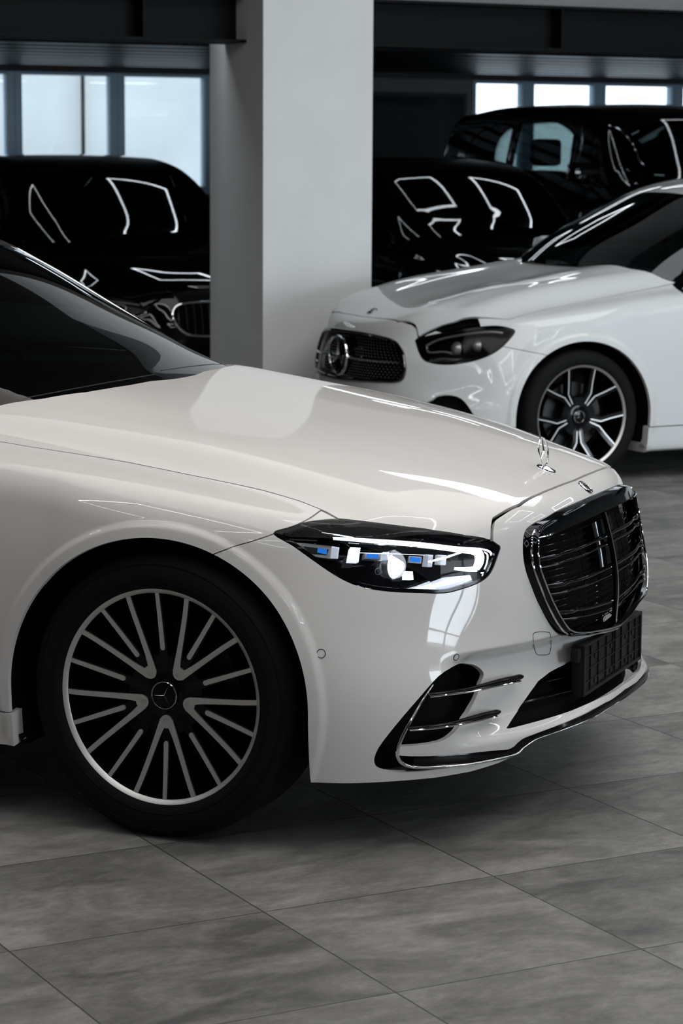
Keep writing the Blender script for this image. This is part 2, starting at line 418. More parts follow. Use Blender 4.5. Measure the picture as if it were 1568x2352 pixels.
# ---------------------------------------------------------------- wheels
def ribbon_poly(p0, p1, w0, w1, tip=True, n=12):
    """ribbon outline from p0 (outer) to p1 (inner), rounded at the inner end"""
    p0 = np.array(p0); p1 = np.array(p1); t = (p1-p0)/np.linalg.norm(p1-p0); q = np.array([-t[1], t[0]])
    L = [p0 + (p1-p0)*k/n + q*(w0+(w1-w0)*k/n)/2 for k in range(n+1)]; Rr = [p0 + (p1-p0)*k/n - q*(w0+(w1-w0)*k/n)/2 for k in range(n+1)]
    return L, Rr
def spoke_sheet(mb, L, Rr, top, bot, fr, round_end=True):
    """strip between L and Rr following depth function top(r), with sides down to bot(r)"""
    n = len(L); V = []; F = []
    for l, r in zip(L, Rr):
        for p in (l, r):
            rad = math.hypot(*p); V.append(fr(p[0], p[1], top(rad))); V.append(fr(p[0], p[1], bot(rad)))
    for i in range(n-1):
        a = i*4; b = a+4
        F += [(a, a+2, b+2, b), (a, b, b+1, a+1), (a+2, a+3, b+3, b+2)]
    F.append((0, 1, 3, 2)); 
    if round_end:   # semicircular end
        l, r = np.array(L[-1]), np.array(Rr[-1]); c = (l+r)/2; base = len(V); m = 8
        tdir = (np.array(L[-1]) - np.array(L[-2])); tdir /= np.linalg.norm(tdir); h = (l-c); 
        for k in range(m+1):
            an = math.pi*k/m; p = c + h*math.cos(an) + tdir*np.linalg.norm(h)*math.sin(an); rad = math.hypot(*p)
            V.append(fr(p[0], p[1], top(rad))); V.append(fr(p[0], p[1], bot(rad)))
        F.append(tuple(base+2*k for k in range(m+1)))
        for k in range(m): F.append((base+2*k, base+2*k+1, base+2*k+3, base+2*k+2))
    else: F.append(((n-1)*4, (n-1)*4+2, (n-1)*4+3, (n-1)*4+1))
    mb.add(V, F)
def wheel(parent, xc, yface, zc, side, R, rr, W, style, phase=-90., detail=1, steer=0.):
    """side: -1 = right-hand wheel (faces -y).  yface: |y| of the rim lip"""
    w = empty('wheel', (xc, side*yface, zc)); w.parent = parent; w.rotation_euler = (0, 0, steer)
    fr = lambda a, b, d: (a, side*d, b)
    seg = 128 if detail else 64
    tw = W
    MB().lathe([(rr-.012, -.012), (rr+.002, .004), (rr+.012, .010), (rr+.032, .0125), (R-.030, .010), (R-.014, .001), (R-.004, -.014), (R, -.035), (R, -tw+.035), (R-.01, -tw+.01), (rr, -tw)], seg, fr).build('tyre', M['rubber'], w)
    if detail:
        mb = MB()
        for r_, d_ in ((rr+.020, .0118), (R-.026, .0095)):
            mb.lathe([(r_-.0012, d_-.002), (r_-.0006, d_+.0012), (r_+.0006, d_+.0012), (r_+.0012, d_-.002)], seg, fr)
        mb.build('sidewall_rib', M['rubber'], w)
    top = lambda r: -.003 - .030*(1 - min(r/rr, 1)**1.6)
    lipw = .0115
    MB().lathe([(rr, -.010), (rr, .0005), (rr-.0012, .002), (rr-lipw, top(rr-lipw)+.001), (rr-lipw-.0015, top(rr)-.004)], seg, fr).build('rim_lip', M['machined'], w)
    MB().lathe([(rr-lipw-.0015, top(rr)-.003), (rr-.018, -.03), (rr-.026, -.07), (rr-.034, -.17), (rr-.01, -tw+.02)], seg, fr).build('rim', M['gloss_black'], w)
    MB().lathe([(.17, -.10), (.17, -.125), (.05, -.125), (.05, -.10), (.17, -.10)], 48, fr).build('brake_disc', M['iron'], w)
    MB().lathe([(rr-.03, -.16), (.0, -.16)], 48, fr).build('wheel_liner', M['matt_black'], w)
    def pol(r, a): a = math.radians(a); return np.array([r*math.cos(a), r*math.sin(a)])
    faceT = lambda r: top(r); faceB = lambda r: top(r) - .006
    bodyT = lambda r: top(r) - .0035; bodyB = lambda r: top(r) - .05
    if style == 'multi':
        for k in range(5):
            a = phase + 72*k; mf = MB(); md = MB(); c = math.radians(a); U = np.array([math.cos(c), math.sin(c)]); Wv = np.array([-U[1], U[0]])
            for s in (-1, 1):
                pts = [pol(rr-.010, a+18*s), U*.205+Wv*s*.0625, U*.150+Wv*s*.0415, U*.110+Wv*s*.0265, U*.085+Wv*s*.0165, U*.068+Wv*s*.0085]
                pts = catmull(pts, 5, False); n = len(pts)
                def sides(grow):
                    L, Rr = [], []
                    for i in range(n):
                        t = pts[min(i+1, n-1)] - pts[max(i-1, 0)]; t = t/np.linalg.norm(t); q = np.array([-t[1], t[0]])
                        wd = .0125 + .0085*(i/(n-1))**3 + grow
                        L.append(pts[i]+q*wd/2); Rr.append(pts[i]-q*wd/2)
                    return L, Rr
                spoke_sheet(mf, *sides(0), faceT, faceB, fr); spoke_sheet(md, *sides(.005), bodyT, bodyB, fr)
            q = U*.067; nn = 24
            P = [q + .0165*np.array([math.cos(2*math.pi*i/nn), math.sin(2*math.pi*i/nn)]) for i in range(nn)]
            V = [fr(p[0], p[1], top(np.hypot(*p))+.0003) for p in P] + [fr(p[0], p[1], top(np.hypot(*p))-.03) for p in P]
            mf.add(V, [tuple(range(nn))] + [(i, (i+1) % nn, nn+(i+1) % nn, nn+i) for i in range(nn)])
            sp = md.build('double_spoke', M['gloss_black'], w)
            mf.build('machined_face', M['machined'], w)
            mh = MB(); b = U*.0635
            mh.lathe([(.0048, .0), (.0040, -.004), (0.0001, -.0045)], 20, lambda x, y, d, b=b: fr(b[0]+x, b[1]+y, top(.0635)+.0012+d)); mh.lathe([(.0048, -.003), (.0048, .0)], 20, lambda x, y, d, b=b: fr(b[0]+x, b[1]+y, top(.0635)+.0012+d))
            mh.build('wheel_bolt', M['gloss_black'], w)
        for k in range(10):
            a = phase + 36*k; r1 = .121 if k % 2 == 0 else .118
            L, Rr = ribbon_poly(pol(rr-.010, a), pol(r1, a), .0105, .0125); mf = MB(); spoke_sheet(mf, L, Rr, faceT, faceB, fr)
            L, Rr = ribbon_poly(pol(rr-.010, a), pol(r1-.05, a), .0155, .024); md = MB(); spoke_sheet(md, L, Rr, bodyT, bodyB, fr)
            md.build('short_spoke', M['gloss_black'], w); mf.build('machined_face', M['machined'], w)
    else:
        for k in range(5):
            a = phase + 72*k; md = MB(); mf = MB()
            c = math.radians(a); U = np.array([math.cos(c), math.sin(c)]); Wv = np.array([-U[1], U[0]])
            for s in (-1, 1):
                pts = [pol(rr-.008, a+20*s), U*.175+Wv*s*.050, U*.130+Wv*s*.021, U*.075+Wv*s*.016]
                P2 = []
                for i in range(3):
                    for j in range(5): P2.append(pts[i] + (pts[i+1]-pts[i])*j/5)
                P2.append(pts[-1]); n = len(P2)
                def sides(wd, off):
                    L, Rr = [], []
                    for i in range(n):
                        t = P2[min(i+1, n-1)] - P2[max(i-1, 0)]; t = t/np.linalg.norm(t); q = np.array([-t[1], t[0]]); o = off*q
                        L.append(P2[i]+q*wd/2+o); Rr.append(P2[i]-q*wd/2+o)
                    return L, Rr
                spoke_sheet(md, *sides(.024, 0), bodyT, bodyB, fr); spoke_sheet(mf, *sides(.0055, .008*s), faceT, faceB, fr)
            mf.build('machined_face', M['machined'], w); md.build('twin_spoke', M['gloss_black'], w)
    MB().lathe([(.105, -.045), (.10, top(.10)-.006), (.06, top(.06)-.004), (.045, top(.04)-.002), (.037, top(.04)+.001)], 64, fr).build('hub', M['gloss_black'], w)
    cap = MB().lathe([(.037, -.033), (.036, -.0245), (.033, -.0235), (.0001, -.0225)], 48, fr).build('hub_cap', M['gloss_black'], w)
    sfr = lambda a, b, d: (a, side*(-.0245+d), b)
    return w, sfr
# ---------------------------------------------------------------- outlines measured on the near car (u = unrolled length round the body, z = height)
GRILLE = [(0, .784), (.12, .783), (.25, .779), (.31, .774), (.375, .766), (.421, .755), (.441, .740), (.453, .712), (.458, .681), (.456, .650), (.446, .612), (.432, .571), (.408, .528), (.382, .498), (.352, .477), (.305, .463), (.211, .449), (.115, .440), (0, .431)]
LOWER = [(0, .40), (.10, .40), (.212, .392), (.275, .380), (.334, .373), (.388, .361), (.432, .339), (.495, .302), (.569, .273), (.448, .275), (.315, .277), (.176, .284), (0, .286)]
HL = [(0.555, 0.774), (0.585, 0.786), (0.624, 0.797), (0.663, 0.801), (0.702, 0.801), (0.773, 0.791), (0.836, 0.780), (0.900, 0.767), (0.967, 0.750), (1.025, 0.735), (1.036, 0.727), (1.047, 0.718), (1.039, 0.702), (1.031, 0.687), (1.018, 0.665), (1.003, 0.650), (0.977, 0.638), (0.941, 0.629), (0.900, 0.623), (0.842, 0.629), (0.786, 0.636), (0.742, 0.645), (0.711, 0.656), (0.682, 0.673), (0.653, 0.696), (0.624, 0.721), (0.591, 0.749)]
FGAP = [(.38, .05), (.38, .66), (.395, .71), (.427, .723), (.464, .740), (.511, .756), (.557, .774), (.60, .791)]
INTAKE = [(0.928, 0.447), (0.882, 0.439), (0.853, 0.418), (0.821, 0.384), (0.789, 0.346), (0.760, 0.305), (0.740, 0.270), (0.733, 0.243), (0.736, 0.227), (0.746, 0.214), (0.768, 0.207), (0.806, 0.203), (0.855, 0.203), (0.911, 0.203), (0.971, 0.202), (1.015, 0.200), (1.044, 0.204), (1.028, 0.225), (0.927, 0.234), (0.843, 0.239), (0.784, 0.247), (0.780, 0.258), (0.783, 0.270), (0.820, 0.269), (0.864, 0.273), (0.888, 0.285), (0.914, 0.302), (0.950, 0.326), (0.978, 0.365), (0.989, 0.389), (1.002, 0.410), (0.984, 0.431), (0.962, 0.439)]
STRIP = [(0.646, -0.757, 0.411), (0.630, -0.784, 0.378), (0.615, -0.806, 0.342), (0.600, -0.821, 0.308), (0.589, -0.830, 0.277), (0.585, -0.830, 0.251), (0.592, -0.821, 0.231), (0.609, -0.803, 0.219), (0.633, -0.778, 0.213), (0.671, -0.735, 0.210), (0.712, -0.681, 0.207), (0.754, -0.614, 0.208), (0.787, -0.548, 0.210), (0.799, -0.527, 0.222), (0.811, -0.504, 0.232), (0.823, -0.476, 0.238), (0.856, -0.389, 0.243), (0.889, -0.259, 0.247), (0.904, -0.103, 0.252), (0.908, 0, 0.254)]
BANDTOP = [(0.592, -0.823, 0.247), (0.646, -0.770, 0.239), (0.713, -0.685, 0.234), (0.779, -0.573, 0.225), (0.799, -0.536, 0.243), (0.821, -0.485, 0.250), (0.859, -0.380, 0.257), (0.889, -0.254, 0.264), (0.903, -0.106, 0.270), (0.905, 0, 0.272)]
BOTTOM = [(.55, .184), (0.620, 0.184), (0.688, 0.183), (0.771, 0.183), (0.860, 0.182), (0.938, 0.185), (1.005, 0.194), (1.047, 0.204), (1.063, 0.219), (1.088, 0.232), (1.111, 0.240), (1.184, 0.246), (1.287, 0.250), (1.492, 0.256)]
LV1 = [(0.640, -0.773, 0.388), (0.669, -0.737, 0.388), (0.705, -0.675, 0.386), (0.740, -0.60, 0.386), (0.762, -0.535, 0.384), (0.772, -0.492, 0.382)]
LV2 = [(0.607, -0.816, 0.314), (0.647, -0.776, 0.313), (0.683, -0.728, 0.313), (0.715, -0.665, 0.311), (0.735, -0.613, 0.309), (0.745, -0.582, 0.307)]
HOOD = [(-.402, 0), (-.407, .13), (-.412, .284), (-.428, .40), (-.446, .466), (-.513, .573), (-.597, .655), (-.66, .72), (-.70, .785), (-.524, .783), (-.433, .784), (-.348, .780), (-.163, .769), (.011, .766), (.104, .763), (.196, .760), (.302, .763), (.375, .773), (.418, .785), (.489, .745), (.552, .705), (.612, .655), (.670, .598), (.716, .545), (.711, .531), (.707, .508), (.717, .476), (.737, .40), (.747, .28), (.751, .18), (.752, 0)]
def full(P): P = [tuple(p) for p in P]; return np.array(P + [(-a, b) for a, b in P[::-1]])          # mirrored in the first coordinate
def full_y(P): P = [tuple(p) for p in P]; return np.array(P + [(a, -b) for a, b in P[::-1]])
def thin_out(P, e=1e-4):
    out = [P[0]]
    for p in P[1:]:
        if np.hypot(*(np.array(p)-out[-1])) > e: out.append(p)
    return np.array(out)
gr_p = full(thin_out(catmull(GRILLE, 4, False))); lo_p = full(LOWER); hl_p = catmull(HL, 3); in_p = catmull(INTAKE, 2)
hood_p = full_y(HOOD); fg_p = np.array(FGAP); bt_p = np.array(BOTTOM)
S = Body(Tab2(HX, HY, HT), FRONT, Tab2(SX, SZ, ST), REAR, -.3, -4.1, zbot=.13, k=.04, bumps=(arch_flare, chin_scoop))
RA = math.radians
u_nose = [(-.3, math.cos(a), -math.sin(a)) for a in np.linspace(0, math.pi/2, 330)]
u_side = [(x, 0, -1) for x in np.concatenate([np.linspace(-.306, -.80, 80), np.linspace(-.82, -4.1, 150)[0:]])]
u_rear = [(-4.1, -math.sin(a), -math.cos(a)) for a in np.linspace(0.001, math.pi/2, 60)]
els = np.concatenate([np.linspace(RA(-30), RA(-10), 70)[:-1], np.linspace(RA(-10), RA(38), 190)])
Vn, Fn = skin_grid(S, u_nose + u_side[:80], els, zc=.45)
Vs, Fs = skin_grid(S, u_side[78:] + u_rear, np.linspace(RA(-30), RA(44), 90), zc=.45)
hx = np.linspace(-.72, .80, 300); hy = np.linspace(-.83, 0, 150)
Oh = np.array([(x, y, .3) for x in hx for y in hy]); Dh = np.tile([0, 0, 1.], (len(Oh), 1))
Vh = solve(S.f, Oh, Dh, 1.1); Fh = grid_faces(len(hx), len(hy))
arch = lambda xc, r=.4015: (lambda P: r - np.hypot(P[:, 0]-xc, np.maximum(P[:, 2]-.352, -.001)/1.005 if False else np.where(P[:, 2] > .352, P[:, 2]-.352, 0))*1.0 if False else
    (r - np.hypot(P[:, 0]-xc, np.where(P[:, 2] > .352, P[:, 2]-.352, (P[:, 2]-.352)*.08))))
neg = lambda fn: (lambda P: -fn(P))
c_hood = lambda P: np.where(P[:, 2] > .62, poly_sd(hood_p, P[:, :2]), .05)
c_hl = lambda P: poly_sd(hl_p, UV(P)); c_in = lambda P: poly_sd(in_p, UV(P))
c_gr = lambda P: poly_sd(gr_p, P[:, 1:]); c_lo = lambda P: poly_sd(lo_p, P[:, 1:])
c_fg = lambda P: line_sd(fg_p, UV(P))          # > 0 below / in front of the line (bumper side)
c_bt = lambda P: line_sd(bt_p, UV(P))         # < 0 above
xmin = lambda v: (lambda P: v - P[:, 0]); xmax = lambda v: (lambda P: P[:, 0] - v)
zmin = lambda v: (lambda P: v - P[:, 2]); zmax = lambda v: (lambda P: P[:, 2] - v)
print('fg sign', c_fg(np.array([[.6, -.8, .6], [.1, -.93, .75]])), 'bt sign', c_bt(np.array([[.6, -.8, .6], [.6, -.8, .1]])))
car = empty('car', (0, 0, 0)); 
tag(car, 'pearl white saloon in the foreground with lit headlight and multi-spoke wheel', 'car')
# bumper and nose
panel('bumper', S, Vn, Fn, [(xmin(.1), 0), (neg(c_hood), -.0052), (neg(c_hl), -.0015), (neg(c_fg), -.0012), (arch(0), 0), (neg(c_gr), 0), (neg(c_in), 0), (neg(c_lo), 0), (c_bt, 0)], M['paint'], car, depth=.014, mir=True)
panel('bonnet', S, Vh, Fh, [(c_hood, -.0018), (lambda P: poly_sd(hl_p, UV(P))*-1, -.003)], M['paint'], car, depth=.016, mir=True)
fend = [(xmin(-.66), 0), (lambda P: -np.maximum(P[:, 0]+.48, np.abs(P[:, 1])-.764), 0), (neg(c_hood), -.0012), (neg(c_hl), -.0015), (c_fg, -.0012), (arch(0), 0), (zmin(.2875), -.0015)]
def fender_mask(P): return np.where(P[:, 0] > .45, .01, -.01)
for sgn, nm in ((1, 0), (-1, 0)):
    V_, F_ = Vn, Fn
    for c, k in fend + [(xmax(.45), 0)]: V_, F_ = clip(V_, F_, c, k)
    if sgn < 0: V_, F_ = flip(V_, F_)
    panel('fender', S, V_, F_, [], M['paint'], car, depth=.014)
# side panels further back
cowl = lambda P: poly_sd(full_y([(-.30, 0), (-.66, .70), (-.70, .80), (-.9, .80), (-4.3, .78), (-4.3, 0)]), P[:, :2])
for sgn in (1, -1):
    for nm, a, b, z0 in (('front_door', -.664, -1.62, .2875), ('rear_door', -1.624, -2.62, .2875), ('rear_quarter_panel', -2.624, -6, .2875)):
        V_, F_ = Vs, Fs
        for c, k in [(xmax(a), 0), (xmin(b), 0), (arch(-3.106), 0), (zmin(z0 if nm != 'rear_quarter_panel' else .2), -.0015)]: V_, F_ = clip(V_, F_, c, k)
        if sgn < 0: V_, F_ = flip(V_, F_)
        panel(nm, S, V_, F_, [], M['paint'], car, depth=.02)
    Vr, Fr = skin_grid(S, [(x, 0, -1) for x in np.linspace(-.28, -2.75, 140)], np.linspace(RA(-30), RA(-8), 40), zc=.45)
    if sgn < 0: Vr, Fr = flip(Vr, Fr)
    panel('side_sill', S, Vr, Fr, [(zmax(.2845), 0), (arch(0, .395), 0), (arch(-3.106, .395), 0), (zmin(.20), 0)], M['paint'], car, depth=.05)
# rear deck and the shelf under the glass
xs_, ys_ = np.linspace(-5.1, -.35, 190), np.linspace(-.93, 0, 50)
Od = np.array([(x, y, .3) for x in xs_ for y in ys_]); Vd = solve(S.f, Od, np.tile([0, 0, 1.], (len(Od), 1)), 1.1); Fd = grid_faces(len(xs_), len(ys_))
panel('boot_lid', S, Vd, Fd, [(xmax(-3.95), 0), (lambda P: np.abs(P[:, 1])-.80, 0)], M['paint'], car, depth=.01, mir=True)
# dark structure behind every gap
Vi, Fi = skin_grid(S, u_nose[::3] + u_side[::3] + u_rear[::3], np.linspace(RA(-28), RA(60), 90), zc=.45, iso=-.06)
notch_hl = lambda P: -(poly_sd(hl_p, UV(P)) + .02)
Vi, Fi = clip(Vi, Fi, arch(0, .43)); Vi, Fi = clip(Vi, Fi, arch(-3.106, .43))
Vi, Fi = clip(Vi, Fi, neg(lambda P: poly_sd(hl_p, UV(P)) - .012))
panel('inner_structure', S, Vi, Fi, [], M['matt_black'], car, depth=0, mir=True)
Vi2 = solve(S.f, Oh, Dh, 1.1, -.03)
panel('bonnet_lining', S, Vi2[:], Fh, [(lambda P: poly_sd(hood_p, P[:, :2]) - .01, 0), (zmin(.60), 0)], M['matt_black'], car, depth=0, mir=True)
# wheel housings
for xc in (0, -3.106):
    for sy in (-1, 1):
        mb = MB(); n = 40
        V = []
        for yy in (.952, .62):
            for k in range(n+1):
                a = RA(-22) + RA(224)*k/n; V.append((xc + .415*math.cos(a), sy*(yy if yy < .8 else .928 - .16*max(0, .415*math.cos(a)*(1 if xc == 0 else -1))), .352 + .415*math.sin(a)))
        mb.add(V, [(k, k+1, n+2+k, n+1+k) for k in range(n)]); mb.add(V[n+1:], [tuple(range(n+1))])
        mb.build('wheel_housing', M['matt_black'], car)
MB().box((.45, -.6, .17), (-4.6, .6, .30)).build('underbody', M['matt_black'], car, False)
# wheels
for xc in (0, -3.106):
    for sy in (-1, 1):
        wl, sfr = wheel(car, xc, .925, .356, sy, .356, .2695, .25, 'multi', phase=-88.)
        star(MB(), .0335, sfr, ring=.05, hub=.15, thick=.08, rot=63).build('star_emblem', M['chrome'], wl)
# grille
def skin_x(y, z, iso=0.):
    y = np.atleast_1d(np.asarray(y, float)); z = np.atleast_1d(np.asarray(z, float))
    O = np.stack([y*0+.3, y, z], 1); return solve(S.f, O, np.tile([1., 0, 0], (len(O), 1)), 1.2, iso)[:, 0]
cz = .615
def inset(P, d):
    P = np.asarray(P); N = len(P); out = []
    for i in range(N):
        t = P[(i+1) % N] - P[i-1]; t = t/max(np.linalg.norm(t), 1e-9); out.append(P[i] + np.array([t[1], -t[0]])*d)
    return np.array(out)
gp = gr_p[:-1] if np.allclose(gr_p[0], gr_p[-1]) else gr_p
gp = thin_out(gp, 2e-3)
ar = sum(gp[i-1][0]*gp[i][1]-gp[i][0]*gp[i-1][1] for i in range(len(gp)))
sg_ = 1 if ar < 0 else -1
topw = lambda p: sstep(.70, .765, p[1])*sstep(.43, .38, abs(p[0]))
rings = []
g0x = lambda P: skin_x(P[:, 0], np.minimum(P[:, 1], .775))
base = gp; bx = skin_x(base[:, 0], base[:, 1])
rings.append((base, bx - .012)); rings.append((base, bx + .002))
r1 = inset(gp, sg_*.004); rings.append((r1, bx + .020))
r2 = inset(gp, sg_*.009); tw_ = np.array([topw(p) for p in gp])
inn = lambda d0, d1: np.array([inset(gp, sg_*(d0*(1-t)+d1*t))[i] for i, t in enumerate(tw_)])
x_in = skin_x(inn(.015, .04)[:, 0], inn(.015, .04)[:, 1])
rings.append((r2, np.maximum(bx + .024, (bx+.026)*(1-tw_) + tw_*(bx+.012))))
rings.append((inn(.013, .034), (x_in + .028)*(1-tw_) + tw_*(x_in+.018)))
rings.append((inn(.016, .040), (x_in + .022)*(1-tw_) + tw_*(x_in+.019)))
rings.append((inn(.019, .045), x_in - .012))
V = []; F = []; n = len(gp)
for P, X in rings: V += [(X[i], P[i][0], P[i][1]) for i in range(n)]
for r in range(len(rings)-1):
    for i in range(n): F.append((r*n+i, r*n+(i+1) % n, (r+1)*n+(i+1) % n, (r+1)*n+i))
gset = empty('grille', (0, 0, 0)); gset.parent = car
gs = link('grille_surround', V, F, M['black_chrome'], gset)
gs.data.materials.append(M['gloss_black'])
# thin bright edge line round the frame
e_ = [(rings[2][1][i]+.002, rings[2][0][i][0], rings[2][0][i][1]) for i in range(n) if rings[2][0][i][1] < .752]
MB().tube(e_, .0028, 6, False).build('chrome_edge', M['chrome'], gset)
e_ = [(rings[4][1][i]+.002, rings[4][0][i][0], rings[4][0][i][1]) for i in range(n) if rings[4][0][i][1] < .735]
MB().tube(e_, .0022, 6, False).build('chrome_edge', M['chrome'], gset)
gin = inn(.018, .043)
def span(z):
    """half width of the grille opening at height z"""
    ys = [gin[i][0] + (gin[(i+1) % n][0]-gin[i][0])*(z-gin[i][1])/(gin[(i+1) % n][1]-gin[i][1]) for i in range(n) if (gin[i][1]-z)*(gin[(i+1) % n][1]-z) < 0]
    return max(ys) if ys else .02
gx = lambda y, z: float(skin_x(y, z)[0])
YS = np.linspace(-1, 1, 41)
mesh = MB()
V = []; F = []; zz = np.linspace(.460, .732, 30)
for z in zz:
    w_ = span(z); X = skin_x(YS*w_, YS*0+z)
    V += [(X[i]-.028, YS[i]*w_, z) for i in range(41)]
F = grid_faces(30, 41); link('grille_backing', V, F, M['matt_black'], gset)
slats = MB()
for z in np.arange(.468, .735, .0155):
    w_ = span(z); X = skin_x(YS*w_, YS*0+z); slats.tube([(X[i]-.010, YS[i]*w_, z) for i in range(41)], .0013, 6)
for y in np.linspace(-.36, .36, 5):
    if abs(y) < .02: continue
    zs = [z for z in np.linspace(.46, .735, 24) if abs(y) < span(z)]; X = skin_x([y]*len(zs), zs); slats.tube([(X[i]-.012, y, zs[i]) for i in range(len(zs))], .0014, 6, up=(1, 0, 0))
o_ = slats.build('grille_mesh', M['gloss_black'], gset); tag(o_, None, None, None)
for zl, zc_ in ((.668, .672), (.600, .592), (.532, .502)):
    for dz, rr_ in ((.008, .0052), (-.012, .0034)):
        P = []; rs = []
        for y in np.linspace(-1, 1, 61):
            a = abs(y); z = zc_ + (zl-zc_)*a**1.5 + dz; w_ = span(z) - .004; yy = y*w_
            bulge = .004*math.exp(-(yy/.06)**2) + (.010*sstep(.72, .86, a) if True else 0)
            P.append((gx(yy, z) + .006 + bulge, yy, z)); rs.append(rr_*(1 + .35*float(sstep(.70, .84, a))))
        MB().tube(P, rs, 10, up=(0, 0, 1), flat=1.0).build('grille_bar', M['black_chrome'], gset)
        for s_ in (-1, 1):
            Q = [p for p in P if p[1]*s_ > span(p[2])*.80]
            MB().tube([(p[0]+.0035, p[1], p[2]+.002) for p in Q], .0030 if dz > 0 else .0020, 8).build('chrome_bar_end', M['chrome'], gset)
P = [(gx(0, z) + .012 + .004*math.sin((z-.44)*10), 0, z) for z in np.linspace(.450, .742, 24)]
mb = MB().tube(P, .0055, 8, up=(1, 0, 0), flat=1.3); mb.build('grille_centre_bar', M['black_chrome'], gset)
MB().tube([(p[0]+.0065, p[1], p[2]) for p in P], .0022, 6, up=(1, 0, 0)).build('chrome_edge', M['chrome'], gset)
# radar cover square inside the upper grille
mb = MB(); V = [(gx(y, z)+.003, y, z) for z in (.60, .64, .68, .722) for y in np.linspace(-.085, .085, 9)]
link('sensor_cover', V, grid_faces(4, 9), M['gloss_black'], gset)
# emblem above the grille and the standing star
def normal_frame(p, up=(0, 0, 1)):
    N = Vector(grad(S.f, np.array([p], float))[0]); u = Vector((0, 1, 0)); u = (u - N*u.dot(N)).normalized(); v = N.cross(u).normalized()
    return frame(p, u, v, N)
p = (.786, 0, .8035); pz = solve(S.f, np.array([[.786, 0, .5]]), np.array([[0, 0, 1.]]), .6)[0]
fr = normal_frame(pz)
bd = MB().lathe([(.0001, .0030), (.017, .0030), (.0185, .0025), (.0188, 0)], 40, fr).build('nose_badge', M['satin_black'], car)
mb = MB(); mb.lathe([(.0225, 0), (.0222, .003), (.0195, .0036), (.0188, .002)], 40, fr)
star(mb, .0145, lambda a, b, d: fr(a, b, .003+d), ring=.08, hub=.18, thick=.12, rot=-90); mb.build('star_emblem', M['chrome'], bd)
pz = solve(S.f, np.array([[.677, 0, .5]]), np.array([[0, 0, 1.]]), .6)[0]; fr = normal_frame(pz)
hb = MB().lathe([(.0001, .0075), (.006, .0072), (.010, .0055), (.017, .0045), (.0225, .003), (.024, 0)], 40, lambda a, b, d: fr(a*.92, b*1.15, d)).build('ornament_base', M['chrome'], car)
ofr = frame((.668, 0, .893), (0, 1, 0), (-.14, 0, .99), (.99, 0, .14))
mb = MB(); star(mb, .0375, ofr, ring=.052, hub=.14, thick=.11, rot=90); mb.tube([(.6755, 0, .846), (.674, 0, .852), (.6735, 0, .857)], [.0035, .0018, .0016], 8, up=(1, 0, 0))
mb.build('star_ornament', M['chrome'], hb)
# parking sensors, washer cover, tow cover
for y_s in (-1, 1):
    for (u_, z_, r_) in ((None, .498, .0112), (None, .468, .0088)):
        pt = {.498: (.422, .913), .468: (.678, .682)}[z_]
        c_ = np.array([[-.3, 0, z_]]); d_ = np.array([[pt[0]+.3, y_s*pt[1], 0]]); d_ /= np.linalg.norm(d_)
        q = solve(S.f, c_, d_, 1.6)[0]; N = Vector(grad(S.f, q[None])[0]); uu = Vector((0, 0, 1)); uu = (uu - N*uu.dot(N)).normalized(); fr = frame(q, uu, N.cross(uu), N)
        se = MB().lathe([(.0001, .0012), (r_-.0022, .0012), (r_-.0016, .0004)], 32, fr).build('parking_sensor', M['paint'], car)
        MB().lathe([(r_-.0018, .0008), (r_-.0012, .0014), (r_-.0004, .0014), (r_+.0002, .0004)], 32, fr).build('sensor_ring', M['satin_black'], se)
def skin_loop(P2, off=.0006, rad=.0009):
    Q = []
    for y, z in P2:
        Q.append((gx(y, z)+off, y, z))
    return Q
TOW = [(0.8023, -0.4433, 0.4968), (0.8072, -0.4305, 0.4956), (0.8132, -0.4138, 0.4930), (0.8178, -0.4001, 0.4903), (0.8199, -0.3936, 0.4886), (0.8206, -0.3910, 0.4869), (0.8212, -0.3890, 0.4830), (0.8206, -0.3828, 0.4746), (0.8049, -0.3306, 0.4543), (0.7977, -0.3071, 0.4405), (0.7976, -0.3082, 0.4330), (0.7973, -0.3107, 0.4264), (0.7968, -0.3140, 0.4214), (0.7964, -0.3170, 0.4184), (0.7957, -0.3206, 0.4170), (0.7943, -0.3273, 0.4169), (0.7913, -0.3400, 0.4184), (0.7874, -0.3554, 0.4210), (0.7842, -0.3673, 0.4236), (0.7825, -0.3730, 0.4254), (0.7816, -0.3758, 0.4273), (0.7808, -0.3782, 0.4309), (0.7795, -0.3814, 0.4372), (0.7799, -0.3891, 0.4462), (0.7898, -0.4245, 0.4614), (0.7979, -0.4526, 0.4757), (0.7980, -0.4551, 0.4850), (0.7980, -0.4543, 0.4918), (0.7986, -0.4526, 0.4953), (0.7998, -0.4496, 0.4966)]
MB().tube([(a+.0006, b-.0004, c) for a, b, c in TOW], .0007, 5, True).build('tow_hook_cover_gap', M['satin_black'], car)
